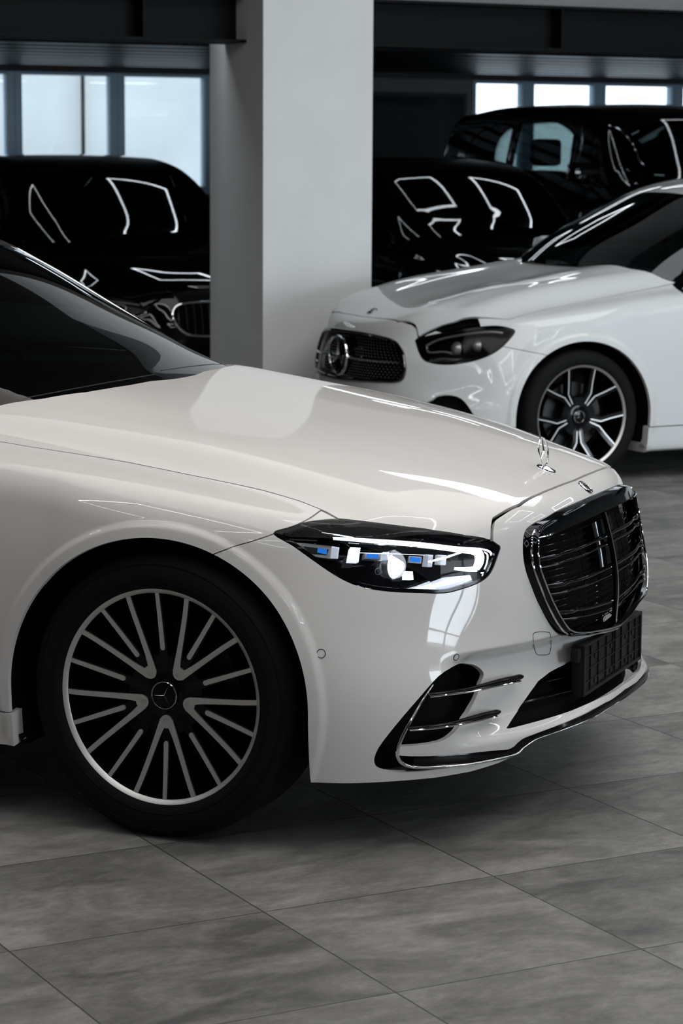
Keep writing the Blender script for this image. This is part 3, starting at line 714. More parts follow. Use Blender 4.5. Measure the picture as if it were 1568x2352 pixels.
# lip, chrome strip, louvres
def outward(p, d): N = grad(S.f, np.array([p], float))[0]; return np.array(p) + N*d
for s_ in (-1, 1):
    st = catmull(STRIP, 4, False); rs = [.0018 + .0040*min(1, i/14) - .0022*min(1, max(0, i-24)/20) - .0012*min(1, max(0, i-48)/6) for i in range(len(st))]
    P = [outward(p, .004) for p in st]; P = [(p[0], p[1]*-s_, p[2]) for p in P]
    ls = MB().tube(P, rs, 10, flat=.8).build('chrome_strip', M['chrome'], car)
    # black band above the strip
    bt = catmull(BANDTOP, 6, False)[2:]; st2 = st[22:]
    k1 = np.linspace(0, len(bt)-1.001, 70); k2 = np.linspace(0, len(st2)-1.001, 70)
    # pair by |y|
    yb = -bt[:, 1]; ysr = -st2[:, 1]; V = []
    Yq = np.linspace(.80, 0, 70)
    for yq in Yq:
        def at_y(A): yy = -A[:, 1]; i = np.argsort(yy); return np.array([np.interp(yq, yy[i], A[i, 0]), -yq, np.interp(yq, yy[i], A[i, 2])])
        a = outward(at_y(bt), .001); b = outward(at_y(st2), .004); c_ = b + np.array([-.02, 0, -.012])
        m_ = (a+b)/2; m_ = outward(m_, .0); a0 = a + np.array([-.02, 0, 0])
        for q in (a0, a, outward(m_, .003), b, c_): V.append((q[0], q[1]*-s_, q[2]))
    F = grid_faces(70, 5)
    link('lip_band', V, F, M['gloss_black'], car)
    for L, nm in ((LV1, 1), (LV2, 2)):
        c_ = catmull(L, 5, False); n_ = len(c_)
        P = [outward(p, .010 + (.016 if S.f(np.array([p]))[0] < -.004 else 0)) for p in c_]
        P = [(p[0], p[1]*-s_, p[2]) for p in P]
        rs = [.0036]*n_
        tt = np.linspace(0, 1, n_); rb = [float(.003 + .0065*sstep(.25, .75, t)) for t in tt]
        body_ = [(p[0]-.004, p[1], p[2]+.0015 + rb[i]*.55) for i, p in enumerate(P)]
        e_ = np.array(body_[-1]); d_ = e_ - np.array(body_[-4]); d_ /= np.linalg.norm(d_)
        lv = MB().tube(body_ + [tuple(e_ + d_*.012), tuple(e_ + d_*.022)], rb + [rb[-1]*.7, .0008], 12, up=(0, 0, 1), flat=.8).build('louvre', M['gloss_black'], car)
        MB().tube([(p[0]+.0015, p[1]*1.002, p[2]-.002) for p in P], rs[:-2] + [.0030, .0015], 8, flat=.8).build('chrome_inlay', M['chrome'], lv)
# lower opening slats and number-plate carrier
sl = MB()
for z in (.31, .345):
    w_ = .50 if z < .32 else .42; X = skin_x(np.linspace(-w_, w_, 31), np.full(31, z), -.03); sl.tube([(X[i], np.linspace(-w_, w_, 31)[i], z) for i in range(31)], .004, 6)
sl.build('lower_grille', M['gloss_black'], car)
pl = MB(); pl.box((.838, -.265, .300), (.868, .265, .436), .006)
pc = pl.build('number_plate_carrier', M['satin_black'], car)
pf = MB()
for z in (.333, .366, .400): pf.box((.868, -.250, z-.0012), (.8715, .250, z+.0012))
for y in (-.20, -.13, -.06, .0, .02, .08, .15, .21): pf.box((.868, y-.0016, .309), (.872, y+.0016, .428))
pf.box((.866, -.263, .427), (.8745, .263, .435), .002); pf.box((.866, -.263, .301), (.8745, .263, .309), .002)
pf.box((.866, -.264, .302), (.8745, -.254, .434), .002); pf.box((.866, .254, .302), (.8745, .264, .434), .002)
for y in (-.16, -.02, .12, .18):
    for z in (.318, .383): pf.box((.868, y, z), (.8705, y+.02, z+.012))
pf.box((.842, -.290, .392), (.866, -.262, .428), .008)
pf.build('carrier_ribs', M['satin_black'], pc)
# ---------------------------------------------------------------- headlights of the near car
HLP = {
  'drl': [(0.680, 0.771), (0.723, 0.767), (0.785, 0.758), (0.838, 0.749), (0.893, 0.738), (0.949, 0.725), (1.005, 0.714)],
  'hook': [(1.005, 0.714), (1.023, 0.706), (1.023, 0.692), (1.010, 0.669)],
  'hook2': [(0.981, 0.712), (0.990, 0.695), (0.987, 0.672), (0.938, 0.678)],
  'crys': [(0.719, 0.652), (0.768, 0.644), (0.823, 0.638), (0.861, 0.644), (0.912, 0.659), (0.972, 0.659), (0.975, 0.647), (0.918, 0.630), (0.879, 0.626), (0.804, 0.635), (0.747, 0.645)],
  'chr': [[(0.562, 0.766), (0.601, 0.764), (0.644, 0.762)], [(0.657, 0.781), (0.690, 0.775), (0.723, 0.768)], [(0.708, 0.756), (0.782, 0.747), (0.856, 0.737)], [(0.634, 0.709), (0.651, 0.707), (0.676, 0.677), (0.699, 0.657)]],
  'frames': [[(0.592, 0.759), (0.615, 0.759), (0.674, 0.751), (0.689, 0.744), (0.685, 0.719), (0.669, 0.719), (0.618, 0.727), (0.599, 0.746)], [(0.744, 0.732), (0.778, 0.728), (0.775, 0.713), (0.741, 0.717)], [(0.839, 0.718), (0.867, 0.713), (0.864, 0.697), (0.836, 0.702)]],
  'darks': [[(0.614, 0.750), (0.667, 0.742), (0.662, 0.728), (0.627, 0.732)], [(.924, .717), (.952, .711), (.948, .695), (.932, .696)]],
  'blues': [[(0.644, 0.745), (0.663, 0.742), (0.662, 0.729), (0.642, 0.734)], [(0.748, 0.729), (0.772, 0.726), (0.769, 0.716), (0.745, 0.719)], [(0.842, 0.715), (0.863, 0.711), (0.861, 0.700), (0.840, 0.704)]],
  'lenses': [[(0.674, 0.749), (0.689, 0.745), (0.683, 0.719), (0.669, 0.721)], [(0.780, 0.731), (0.794, 0.730), (0.790, 0.711), (0.776, 0.713)], [(0.874, 0.718), (0.890, 0.715), (0.884, 0.687), (0.868, 0.690)], [(0.901, 0.715), (0.920, 0.712), (0.916, 0.689), (0.897, 0.692)], [(1.040, 0.694), (1.052, 0.691), (1.036, 0.662), (1.024, 0.653)]],
  'bright': [[(0.713, 0.746), (0.734, 0.744), (0.726, 0.709), (0.704, 0.711)], [(0.826, 0.682), (0.841, 0.680), (0.841, 0.660), (0.825, 0.662)]],
}
def uv_pt(u, z, off=0., s=-1):
    """point of the body skin at unrolled position (u, z), pushed out by off"""
    a = math.pi/2 - u/.95; d = np.array([[math.cos(a), -math.sin(a), 0]]); q = solve(S.f, np.array([[-.3, 0, z]]), d, 1.6)[0]
    if off: q = q + grad(S.f, q[None])[0]*off
    return Vector((q[0], q[1]*-s, q[2]))
def uv_poly(P, off0, off1, s, sub=1):
    """solid patch between two depths under the lens"""
    P = list(P); n = len(P); V = [uv_pt(u, z, off1, s) for u, z in P] + [uv_pt(u, z, off0, s) for u, z in P]
    return V, [tuple(range(n)), tuple(range(2*n-1, n-1, -1))] + [(i, (i+1) % n, n+(i+1) % n, n+i) for i in range(n)]
def band(P, w, off, s, thick=.004, n=4):
    c = catmull(P, n, False); w = np.interp(np.linspace(0, 1, len(c)), np.linspace(0, 1, len(w)), w); V = []
    for i, p in enumerate(c):
        t = c[min(i+1, len(c)-1)]-c[max(i-1, 0)]; t = t/np.linalg.norm(t); q = np.array([-t[1], t[0]])*w[i]/2
        for a, o in ((p+q, off-thick), (p+q, off), (p-q, off), (p-q, off-thick)): V.append(uv_pt(a[0], a[1], o, s))
    return V, grid_faces(len(c), 4)
for s in (-1, 1):
    lamp = empty('headlight', (0, 0, 0)); lamp.parent = car
    nx = [(-.3, math.cos(a), -math.sin(a)) for a in np.linspace(RA(22), RA(60), 150)]
    Vl, Fl = skin_grid(S, nx, np.linspace(RA(6), RA(28), 90), zc=.45)
    Vb, Fb = skin_grid(S, nx[::2], np.linspace(RA(2), RA(30), 70), zc=.45, iso=-.062)
    if s > 0: Vl, Fl = flip(Vl, Fl); Vb, Fb = flip(Vb, Fb)
    panel('headlight_bezel', S, Vl, Fl, [(c_hl, -.001), (lambda P: -(c_hl(P) + .0085), 0)], M['gloss_black'], lamp, depth=.05)
    panel('lamp_glass', S, Vl, Fl, [(c_hl, -.008)], M['lens'], lamp, depth=0)
    panel('lamp_bowl', S, Vb, Fb, [(lambda P: poly_sd(hl_p, UV(P)) - .03, 0)], M['gloss_black'], lamp, depth=0)
    V, F = band(HLP['drl'], [.006, .008, .011, .013, .014, .015, .016], -.018, s); MB().add(V, F).build('light_guide', M['drl_soft'], lamp)
    V, F = band([(p[0], p[1]-.0015) for p in HLP['drl'][2:]], [.001, .0035, .005, .007, .008], -.015, s); MB().add(V, F).build('daylight_strip', M['drl'], lamp)
    V, F = band([(.985, .7165), (.999, .712), (1.003, .700), (.999, .686), (.990, .673)], [.014, .020, .022, .020, .015], -.018, s); MB().add(V, F).build('daylight_strip', M['drl'], lamp)
    V, F = band([(.993, .672), (.968, .674), (.938, .679)], [.013, .011, .005], -.020, s); MB().add(V, F).build('daylight_strip', M['drl'], lamp)
    V, F = band([(1.000, .7205), (1.022, .713), (1.0305, .702), (1.024, .680), (1.013, .663), (.997, .661)], [.003, .0036, .0036, .0034, .003, .002], -.012, s, .003); MB().add(V, F).build('daylight_strip', M['drl'], lamp)
    V, F = band([(1.013, .7115), (1.0205, .703), (1.017, .685), (1.008, .669)], [.002, .0026, .0026, .002], -.013, s, .003); MB().add(V, F).build('light_guide', M['drl_soft'], lamp)
    V, F = uv_poly(HLP['crys'], -.055, -.016, s); MB().add(V, F).build('crystal_tray', M['tray'], lamp, False)
    V, F = band([(.80, .636), (.86, .636), (.91, .646), (.965, .653)], [.002, .006, .011, .009], -.015, s, .002); MB().add(V, F).build('light_guide', M['drl_soft'], lamp)
    V, F = band([(.735, .648), (.79, .6395), (.84, .636), (.88, .634)], [.002, .004, .004, .003], -.013, s, .002); MB().add(V, F).build('light_guide', M['drl_soft'], lamp)
    for c in HLP['chr']:
        V, F = band(c, [.0006, .0022, .0008], -.010, s, .003); MB().add(V, F).build('chrome_trim', M['chrome'], lamp)
    for c in HLP['frames']:
        V, F = uv_poly(c, -.05, -.022, s); MB().add(V, F).build('reflector_frame', M['silver'], lamp, False)
    for c in HLP['darks']:
        V, F = uv_poly(c, -.03, -.0205, s); MB().add(V, F).build('reflector_recess', M['satin_black'], lamp, False)
    for c in HLP['blues']:
        V, F = uv_poly(c, -.03, -.0195, s); MB().add(V, F).build('blue_reflector', M['blue'], lamp, False)
    for c in HLP['lenses']:
        V, F = uv_poly(c, -.045, -.014, s); o = MB().add(V, F).build('module_lens', M['crystal'], lamp, False)
    for c in HLP['bright']:
        V, F = uv_poly(c, -.04, -.016, s); MB().add(V, F).build('lit_module', M['drl_soft'], lamp, False)
    # big projector lens, an oval dome facing forward
    q = uv_pt(.815, .697, -.026, s); mb = MB()
    f2 = frame(q, Vector((.35, -s*-.94, 0)).normalized() if False else Vector((0.30, s*-.95, 0)).normalized(), (0, 0, 1), Vector((.95, s*.30, 0)).normalized())
    mb.lathe([(.033, -.022), (.034, -.012), (.031, .0), (.022, .009), (.011, .013), (.0001, .014)], 40, lambda a, b, d: f2(a*.8, b, d))
    mb.build('projector_lens', M['crystal'], lamp)
    mb = MB(); mb.lathe([(.025, -.020), (.024, -.014), (.0001, -.012)], 32, lambda a, b, d: f2(a*.8, b, d)); mb.build('projector_bulb', M['drl'], lamp)
    mb = MB(); mb.lathe([(.036, -.03), (.0365, -.014), (.034, -.012), (.034, -.03)], 40, lambda a, b, d: f2(a*.82, b, d)); mb.build('projector_ring', M['silver'], lamp)
    V, F = band([(.705, .7325), (.80, .7245), (.87, .716)], [.0012, .0016, .0012], -.012, s, .001); MB().add(V, F).build('light_guide', M['drl_soft'], lamp)
    V, F = band([(.88, .700), (.915, .706), (.94, .712), (.975, .720)], [.004, .006, .005, .004], -.019, s, .002); MB().add(V, F).build('light_guide', M['drl_soft'], lamp)
    q = uv_pt(.770, .687, -.03, s); f3 = frame(q, Vector((.5, s*-.86, 0)), (0, 0, 1), Vector((.86, s*.5, 0)))
    MB().lathe([(.0105, 0), (.0105, .001), (.0095, .0014), (.009, 0)], 32, lambda a, b, d: f3(a, b*.8, d)).build('badge_ring', M['silver'], lamp)
# ---------------------------------------------------------------- cabin shell shared by the saloons
class Cabin:
    """roof profile (x, z) plus side lean; same field idea as the body"""
    def __init__(s, prof, base_w=.80, top_w=.585, z0=.95, z1=1.45, sweep=.45, xf=-1.2, xr=-3.0, crown=.05, k=.10, sc=(1, 1, 1), wx=((-.3, .62), (-.55, .668), (-.75, .738), (-1.0, .79), (-1.4, .825), (-2.4, .82), (-3.2, .78), (-4.0, .70))):
        s.R = Tab1([p[0] for p in prof][::-1], [p[1] for p in prof][::-1]); s.a = (base_w, top_w, z0, z1, sweep, xf, xr, crown, k); s.sc = np.array(sc, float)
        s.W = Tab1([p[0] for p in wx][::-1], [p[1] for p in wx][::-1])
    def f(s, P):
        P = np.asarray(P, float)/s.sc; bw, tw, z0, z1, sw, xf, xr, cr_, k = s.a; x, y, z = P[:, 0], np.abs(P[:, 1]), P[:, 2]
        t = np.clip((x - xr)/(xf - xr), 0, 1)*2 - 1
        top = s.R(np.clip(x + sw*np.minimum(y, .8)**2*t, -4.4, -.2)) - cr_*y*y
        w = s.W(x) - (z - z0)*((bw - tw)/(z1 - z0)) - .10*np.clip(z-1.2, 0, 1)**2
        return smax((z - top)*.9, (y - w)*.95, k)
CABP = [(-.20, .97), (-.38, 1.045), (-.50, 1.09), (-.61, 1.142), (-.77, 1.220), (-.95, 1.312), (-1.17, 1.403), (-1.45, 1.463), (-1.9, 1.503), (-2.6, 1.488), (-3.1, 1.405), (-3.6, 1.255), (-4.1, 1.085), (-4.4, .98)]
def cabin_grid(cb, sc=(1, 1, 1), x0=-.36, x1=-4.3, nx=200, ne=90, zc=.88, one=False):
    O = []; D = []
    for x in np.linspace(x0, x1, nx):
        for e in np.linspace(RA(-3), RA(90), ne): O.append((x*sc[0], 0, zc*sc[2])); D.append((0, -math.cos(e), math.sin(e)))
    return solve(cb.f, np.array(O), np.array(D), 1.4), grid_faces(nx, ne)
def build_cabin(car, cb, body, sc, roofm, glassm, side_glass, wins, shield, rear, pillar=None, interior=True, nx=200):
    """wins: side window polygons (x, z); shield / rear: polygons (x, y) half, mirrored"""
    Vc, Fc = cabin_grid(cb, sc, nx=nx); sc = np.array(sc)
    over = lambda P: body.f(P) + .012
    Vc, Fc = clip(Vc, Fc, lambda P: -body.f(P) - .015)       # only what stands above the body
    sh = full_y([(a*sc[0], b*sc[1]) for a, b in shield]); rr_ = full_y([(a*sc[0], b*sc[1]) for a, b in rear])
    c_sh = lambda P: poly_sd(sh, P[:, :2]); c_rr = lambda P: poly_sd(rr_, P[:, :2])
    wp = [np.array([(a*sc[0], b*sc[2]) for a, b in w]) for w in wins]
    def c_w(w): return lambda P: np.where(np.abs(P[:, 1]) > .40, poly_sd(w, P[:, [0, 2]]), .5)
    clips = [(lambda P: -c_sh(P), 0), (lambda P: -c_rr(P), 0)] + [((lambda P, w=w: -c_w(w)(P)), 0) for w in wp]
    panel('roof', cb, Vc, Fc, clips, roofm, car, depth=.02, mir=True)
    panel('windscreen', cb, Vc, Fc, [(c_sh, -.001)], glassm, car, depth=0, mir=True)
    panel('rear_window', cb, Vc, Fc, [(c_rr, -.001)], glassm, car, depth=0, mir=True)
    for w in wp:
        for sg in (1, -1):
            V, F = (Vc, Fc) if sg > 0 else flip(Vc, Fc)
            panel('side_window', cb, V, F, [(c_w(w), -.001)], side_glass, car, depth=0)
SH = [(-.33, 0), (-.34, .2), (-.38, .42), (-.46, .56), (-.56, .655), (-.70, .675), (-.86, .632), (-1.05, .592), (-1.26, .562), (-1.22, .45), (-1.19, .25), (-1.18, 0)]
RR = [(-3.05, 0), (-3.07, .3), (-3.14, .52), (-3.28, .60), (-3.6, .64), (-3.85, .66), (-4.0, .5), (-4.08, .2), (-4.08, 0)]
W1 = [(-.83, 1.045), (-1.02, 1.16), (-1.25, 1.29), (-1.45, 1.365), (-1.64, 1.40), (-1.68, 1.06), (-1.4, 1.05)]
W2 = [(-1.74, 1.06), (-1.70, 1.405), (-2.1, 1.42), (-2.5, 1.39), (-2.66, 1.36), (-2.70, 1.07)]
W3 = [(-2.76, 1.07), (-2.73, 1.345), (-2.95, 1.28), (-3.2, 1.18), (-3.35, 1.09)]
cabS = Cabin(CABP, k=.055)
build_cabin(car, cabS, S, (1, 1, 1), M['satin_black'], M['dark_glass'], M['dark_glass'], [W1, W2, W3], SH, RR)
# bright edge along the roof rail
for s in (-1, 1):
    xs = np.linspace(-.60, -1.42, 40); O = []; 
    P = []
    for x in xs:
        yr = np.interp(-x, [.60, .72, .88, 1.05, 1.27, 1.5], [.672, .664, .642, .616, .590, .575])
        q = solve(cabS.f, np.array([[x, yr, .7]]), np.array([[0, 0, 1.]]), 1.)[0]; P.append((q[0], q[1]*s, q[2]+.001))
    MB().tube(P, .0032, 6).build('roof_rail_trim', M['chrome'], car)
# cowl, dashboard, wheel, seats, wipers
mb = MB(); V = []
ysn = np.linspace(-.74, .74, 41)
for k, (dx, dz) in enumerate(((.02, -.035), (-.04, -.020), (-.16, -.02))):
    for y in ysn:
        xb = -np.interp(abs(y), [0, .13, .284, .40, .466, .573, .655, .74], [.402, .407, .412, .428, .446, .513, .597, .70]) + dx
        V.append((xb, y, float(S.top(np.array([xb-dx]), np.array([abs(y)]))[0]) + dz))
link('cowl', V, grid_faces(3, 41), M['satin_black'], car)
mb = MB(); V = []
for x, z in ((-.58, .96), (-.64, .985), (-.80, 1.00), (-.98, .985), (-1.06, .93), (-1.08, .75)):
    for y in np.linspace(-.70, .70, 21): V.append((x - .12*y*y, y, z - .02*y*y))
link('dashboard', V, grid_faces(6, 21), M['trim_grey'], car)
f4 = frame((-1.26, .37, .93), (0, 1, 0), (.40, 0, .917), (-.917, 0, .40))
mb = MB(); mb.tube([f4(.185*math.cos(a), .185*math.sin(a), 0) for a in np.linspace(0, 2*math.pi, 49)[:-1]], .014, 10, True, up=(1, 0, 0)); mb.lathe([(.06, -.02), (.06, .01), (.0001, .02)], 24, f4)
mb.tube([f4(-.18, 0, 0), f4(.18, 0, 0)], .014, 6); mb.tube([f4(0, -.18, 0), f4(0, 0, 0)], .014, 6)
mb.build('steering_wheel', M['trim_grey'], car)
for (x, y) in ((-1.75, .38), (-1.75, -.38), (-2.75, .38), (-2.75, -.38)):
    mb = MB(); mb.box((x-.12, y-.25, .55), (x+.0, y+.25, 1.10), .05); mb.box((x-.08, y-.25, .45), (x+.5, y+.25, .60), .05); st_ = mb.build('seat', M['seat'], car)
    MB().box((x-.14, y-.13, 1.12), (x-.04, y+.13, 1.30), .04).build('headrest', M['seat'], st_)
MB().box((-.62, -.70, .55), (-3.4, .70, .60)).build('cabin_floor', M['matt_black'], car, False)
MB().box((-3.30, -.66, .60), (-3.42, .66, .98), .02).build('rear_bulkhead', M['trim_grey'], car)
MB().box((-1.22, -.10, 1.27), (-1.19, .10, 1.33), .01).build('interior_mirror', M['gloss_black'], car)
for y0, y1 in ((.50, -.04), (-.10, -.62)):
    P = []
    for t in np.linspace(0, 1, 14):
        y = y0 + (y1-y0)*t; x = -.428 - .34*y*y - .012*t
        q = solve(cabS.f, np.array([[x, y, .7]]), np.array([[0, 0, 1.]]), 1.)[0]; P.append((q[0], q[1], q[2]-.004))
    MB().tube(P, .005, 6).build('wiper', M['satin_black'], car)
# door mirrors
for s in (-1, 1):
    mb = MB(); mb.box((-1.27, s*1.0-.10, .98), (-1.13, s*1.0+.10, 1.11), .045); mo = mb.build('door_mirror', M['paint'], car)
    MB().tube([(-1.2, s*.86, .97), (-1.2, s*.93, 1.0)], .02, 8).build('mirror_stem', M['gloss_black'], mo)
# ---------------------------------------------------------------- the cars behind
def px(fn, sc): sc = np.array(sc, float); return lambda P: fn(P/sc)
def body_parts(car, B, sc, paint, hood, hl, fgap, grille, extra=(), r=.4015, nu=110, ne=80, door=-.66, lamps=True, intake=None, arch_r=.4015):
    """the painted shell of one car, cut into its panels"""
    sc3 = np.array(sc, float)
    nose = [(-.3*sc3[0], math.cos(a), -math.sin(a)) for a in np.linspace(0, math.pi/2, nu)]
    sd = [(x*sc3[0], 0, -1) for x in np.concatenate([np.linspace(-.31, -.8, 26), np.linspace(-.84, -4.1, 70)])]
    rr_ = [(-4.1*sc3[0], -math.sin(a), -math.cos(a)) for a in np.linspace(0.001, math.pi/2, 24)]
    zc = .45*sc3[2]
    V1, F1 = skin_grid(B, nose + sd[:28], np.linspace(RA(-30), RA(42), ne), zc=zc)
    V2, F2 = skin_grid(B, sd[26:] + rr_, np.linspace(RA(-30), RA(44), ne//2), zc=zc)
    hood_ = full_y(hood); hlp = catmull(hl, 3)
    ch = px(lambda P: poly_sd(hood_, P[:, :2]), sc); cl = px(lambda P: poly_sd(hlp, UV(P)), sc); cf = px(lambda P: line_sd(np.array(fgap), UV(P)), sc)
    ex = [(px(e, sc), 0) for e in extra]
    ar = lambda xc: px(arch(xc, arch_r), sc)
    gpoly = [np.array(g) for g in grille]
    cg = [(px(lambda P, g=g: -poly_sd(g, P[:, 1:]), sc), 0) for g in gpoly]
    cin = [(px(lambda P: -poly_sd(catmull(intake, 3), UV(P)), sc), 0)] if intake else []
    panel('bumper', B, V1, F1, [(xmin(.1), 0), (neg(ch), -.003), (neg(cl), -.001), (neg(cf), -.0015), (ar(0), 0), (zmin(.15), 0)] + cg + cin + ex, paint, car, depth=.02, mir=True)
    hx_ = np.linspace(-.80, .86, 110)*sc3[0]; hy_ = np.linspace(-.86, 0, 56)*sc3[1]
    O_ = np.array([(x, y, .3) for x in hx_ for y in hy_]); Vh_ = solve(B.f, O_, np.tile([0, 0, 1.], (len(O_), 1)), 1.4); Fh_ = grid_faces(len(hx_), len(hy_))
    panel('bonnet', B, Vh_, Fh_, [(ch, -.003), (neg(cl), -.001)], paint, car, depth=.02, mir=True)
    for sg in (1, -1):
        def put(nm, V, F, clips, m=paint, depth=.02):
            if sg < 0: V, F = flip(V, F)
            return panel(nm, B, V, F, clips, m, car, depth=depth)
        cfm = lambda P: cf(P*[1, 1, 1])
        put('fender', V1, F1, [(xmax(.5*sc3[0]), 0), (xmin(door*sc3[0]), 0), (px(lambda P: -np.maximum(P[:, 0]+.46, np.abs(P[:, 1])-.745), sc), 0), (neg(ch), -.003), (neg(cl), -.001), (cf, -.0015), (ar(0), 0), (zmin(.287*sc3[2]), -.002)])
        for nm, a, b in (('front_door', door-.006, -1.62), ('rear_door', -1.626, -2.62), ('rear_quarter_panel', -2.626, -6)):
            put(nm, V2, F2, [(xmax(a*sc3[0]), 0), (xmin(b*sc3[0]), 0), (ar(-3.106), 0), (zmin((.287 if nm != 'rear_quarter_panel' else .2)*sc3[2]), -.002)])
        Vr, Fr = skin_grid(B, [(x*sc3[0], 0, -1) for x in np.linspace(-.28, -2.75, 50)], np.linspace(RA(-30), RA(-8), 16), zc=zc)
        put('side_sill', Vr, Fr, [(zmax(.283*sc3[2]), 0), (px(arch(0, .395), sc), 0), (px(arch(-3.106, .395), sc), 0)], depth=.05)
    xs, ys = np.linspace(-5.1, -.35, 90)*sc3[0], np.linspace(-.90, 0, 30)*sc3[1]
    O_ = np.array([(x, y, .3) for x in xs for y in ys]); Vd_ = solve(B.f, O_, np.tile([0, 0, 1.], (len(O_), 1)), 1.6)
    panel('boot_lid', B, Vd_, grid_faces(len(xs), len(ys)), [(xmax(-3.9*sc3[0]), 0), (lambda P: np.abs(P[:, 1])-.80*sc3[1], 0)], paint, car, depth=.01, mir=True)
    Vi_, Fi_ = skin_grid(B, nose[::2] + sd[::2] + rr_[::2], np.linspace(RA(-28), RA(60), 50), zc=zc, iso=-.05)
    panel('inner_structure', B, Vi_, Fi_, [(px(arch(0, .43), sc), 0), (px(arch(-3.106, .43), sc), 0), (px(lambda P: -(poly_sd(hlp, UV(P))-.01), sc), 0)], M['matt_black'], car, depth=0, mir=True)
    for xc in (0, -3.106):
        for sy in (-1, 1):
            n = 24; V = []
            for yy in (.895, .60):
                for k in range(n+1):
                    a = RA(-20) + RA(220)*k/n; V.append(((xc + .415*math.cos(a))*sc3[0], sy*yy*sc3[1], (.352 + .415*math.sin(a))*sc3[2]))
            MB().add(V, [(k, k+1, n+2+k, n+1+k) for k in range(n)]).add(V[n+1:], [tuple(range(n+1))]).build('wheel_housing', M['matt_black'], car)
    MB().box((.45*sc3[0], -.6, .17), (-4.5*sc3[0], .6, .32)).build('underbody', M['matt_black'], car, False)
    return V1, F1, cl, hlp
def sk(B, y, z, sc, iso=0.):
    return float(solve(B.f, np.array([[.3, y*sc[1], z*sc[2]]]), np.array([[1., 0, 0]]), 1.2, iso)[0, 0])
def simple_cabin_kit(car, sc, seats=True):
    sx, sy, sz = sc
    V = []
    for x, z in ((-.58, .96), (-.66, .985), (-.84, 1.00), (-1.04, .97), (-1.08, .75)):
        for y in np.linspace(-.70, .70, 11): V.append(((x - .12*y*y)*sx, y*sy, (z - .02*y*y)*sz))
    link('dashboard', V, grid_faces(5, 11), M['trim_grey'], car)
    for (x, y) in ((-1.75, .38), (-1.75, -.38), (-2.75, .38), (-2.75, -.38)):
        s_ = MB().box(((x-.12)*sx, (y-.25)*sy, .60*sz), (x*sx, (y+.25)*sy, 1.10*sz), .05).box(((x-.08)*sx, (y-.25)*sy, .45*sz), ((x+.5)*sx, (y+.25)*sy, .62*sz), .05).build('seat', M['seat'], car)
        MB().box(((x-.14)*sx, (y-.13)*sy, 1.13*sz), ((x-.04)*sx, (y+.13)*sy, 1.29*sz), .04).build('headrest', M['seat'], s_)
    MB().box((-.62*sx, -.66*sy, .55*sz), (-3.6*sx, .66*sy, .60*sz)).build('cabin_floor', M['matt_black'], car, False)
    a = frame((-1.30*sx, .37*sy, .96*sz), (0, 1, 0), (.4, 0, .917), (-.917, 0, .4))
    MB().tube([a(.185*math.cos(t), .185*math.sin(t), 0) for t in np.linspace(0, 2*math.pi, 25)[:-1]], .014, 6, True, up=(1, 0, 0)).build('steering_wheel', M['trim_grey'], car)
def door_mirrors(car, x, y, z, paint, s=1.):
    for sg in (-1, 1):
        mo = MB().box((x-.07, sg*y-.11*s, z-.07), (x+.07, sg*y+.11*s, z+.08), .05).build('door_mirror', paint, car)
        MB().box((x-.078, sg*y-.09*s, z-.05), (x-.066, sg*y+.09*s, z+.06), .004).build('mirror_glass', M['chrome'], mo)
        MB().tube([(x, sg*(y-.16), z-.10), (x, sg*(y-.06), z-.04)], .02, 8).build('mirror_stem', M['gloss_black'], mo)
# ---- white saloon on the right
EX, EY, EA = -1.69048, 6.32528, 4.01659
E_HL = [(1.064, 0.757), (1.056, 0.729), (1.037, 0.691), (1.008, 0.652), (0.962, 0.636), (0.898, 0.633), (0.814, 0.649), (0.741, 0.679), (0.690, 0.716), (0.649, 0.767), (0.627, 0.805), (0.636, 0.820), (0.688, 0.834), (0.744, 0.835), (0.832, 0.821), (0.921, 0.801), (1.008, 0.777)]
E_HOOD = [(-.38, 0), (-.40, .2), (-.44, .35), (-.51, .50), (-.60, .60), (-.68, .68), (-.70, .745), (-.545, .765), (-.3, .78), (0, .79), (.2, .795), (.36, .80), (.49, .72), (.60, .64), (.70, .55), (.74, .515), (.735, .493), (.745, .465), (.778, .373), (.79, .231), (.792, .08), (.792, 0)]
E_GR = full([(0, .768), (.13, .767), (.235, .762), (.33, .754), (.374, .747), (.415, .732), (.443, .712), (.475, .68), (.492, .649), (.503, .61), (.504, .585), (.500, .56), (.488, .544), (.46, .536), (.422, .533), (.163, .523), (0, .517)])
E_FG = [(.385, .05), (.385, .62), (.41, .667), (.486, .689), (.669, .731), (.70, .738)]
E_IN = [(1.02, .36), (.985, .43), (.960, .449), (.941, .469), (.888, .479), (.833, .462), (.786, .401), (.76, .33), (.78, .28), (.9, .26), (1.0, .27)]
esc = SCE
ecar = empty('car', (EX, EY, 0), EA); tag(ecar, 'white saloon behind on the right, facing left beside the white pillar', 'car')
SE = Body(Tab2(HX, HY, HTE), FRE, Tab2(SX, SZ, ST), REAR, -.3, -4.1, zbot=.15, k=.04, bumps=(arch_flare,), scale=esc)
V1, F1, cl, hlp = body_parts(ecar, SE, esc, M['paint2'], E_HOOD, E_HL, E_FG, [E_GR], intake=E_IN, nu=170, ne=130)
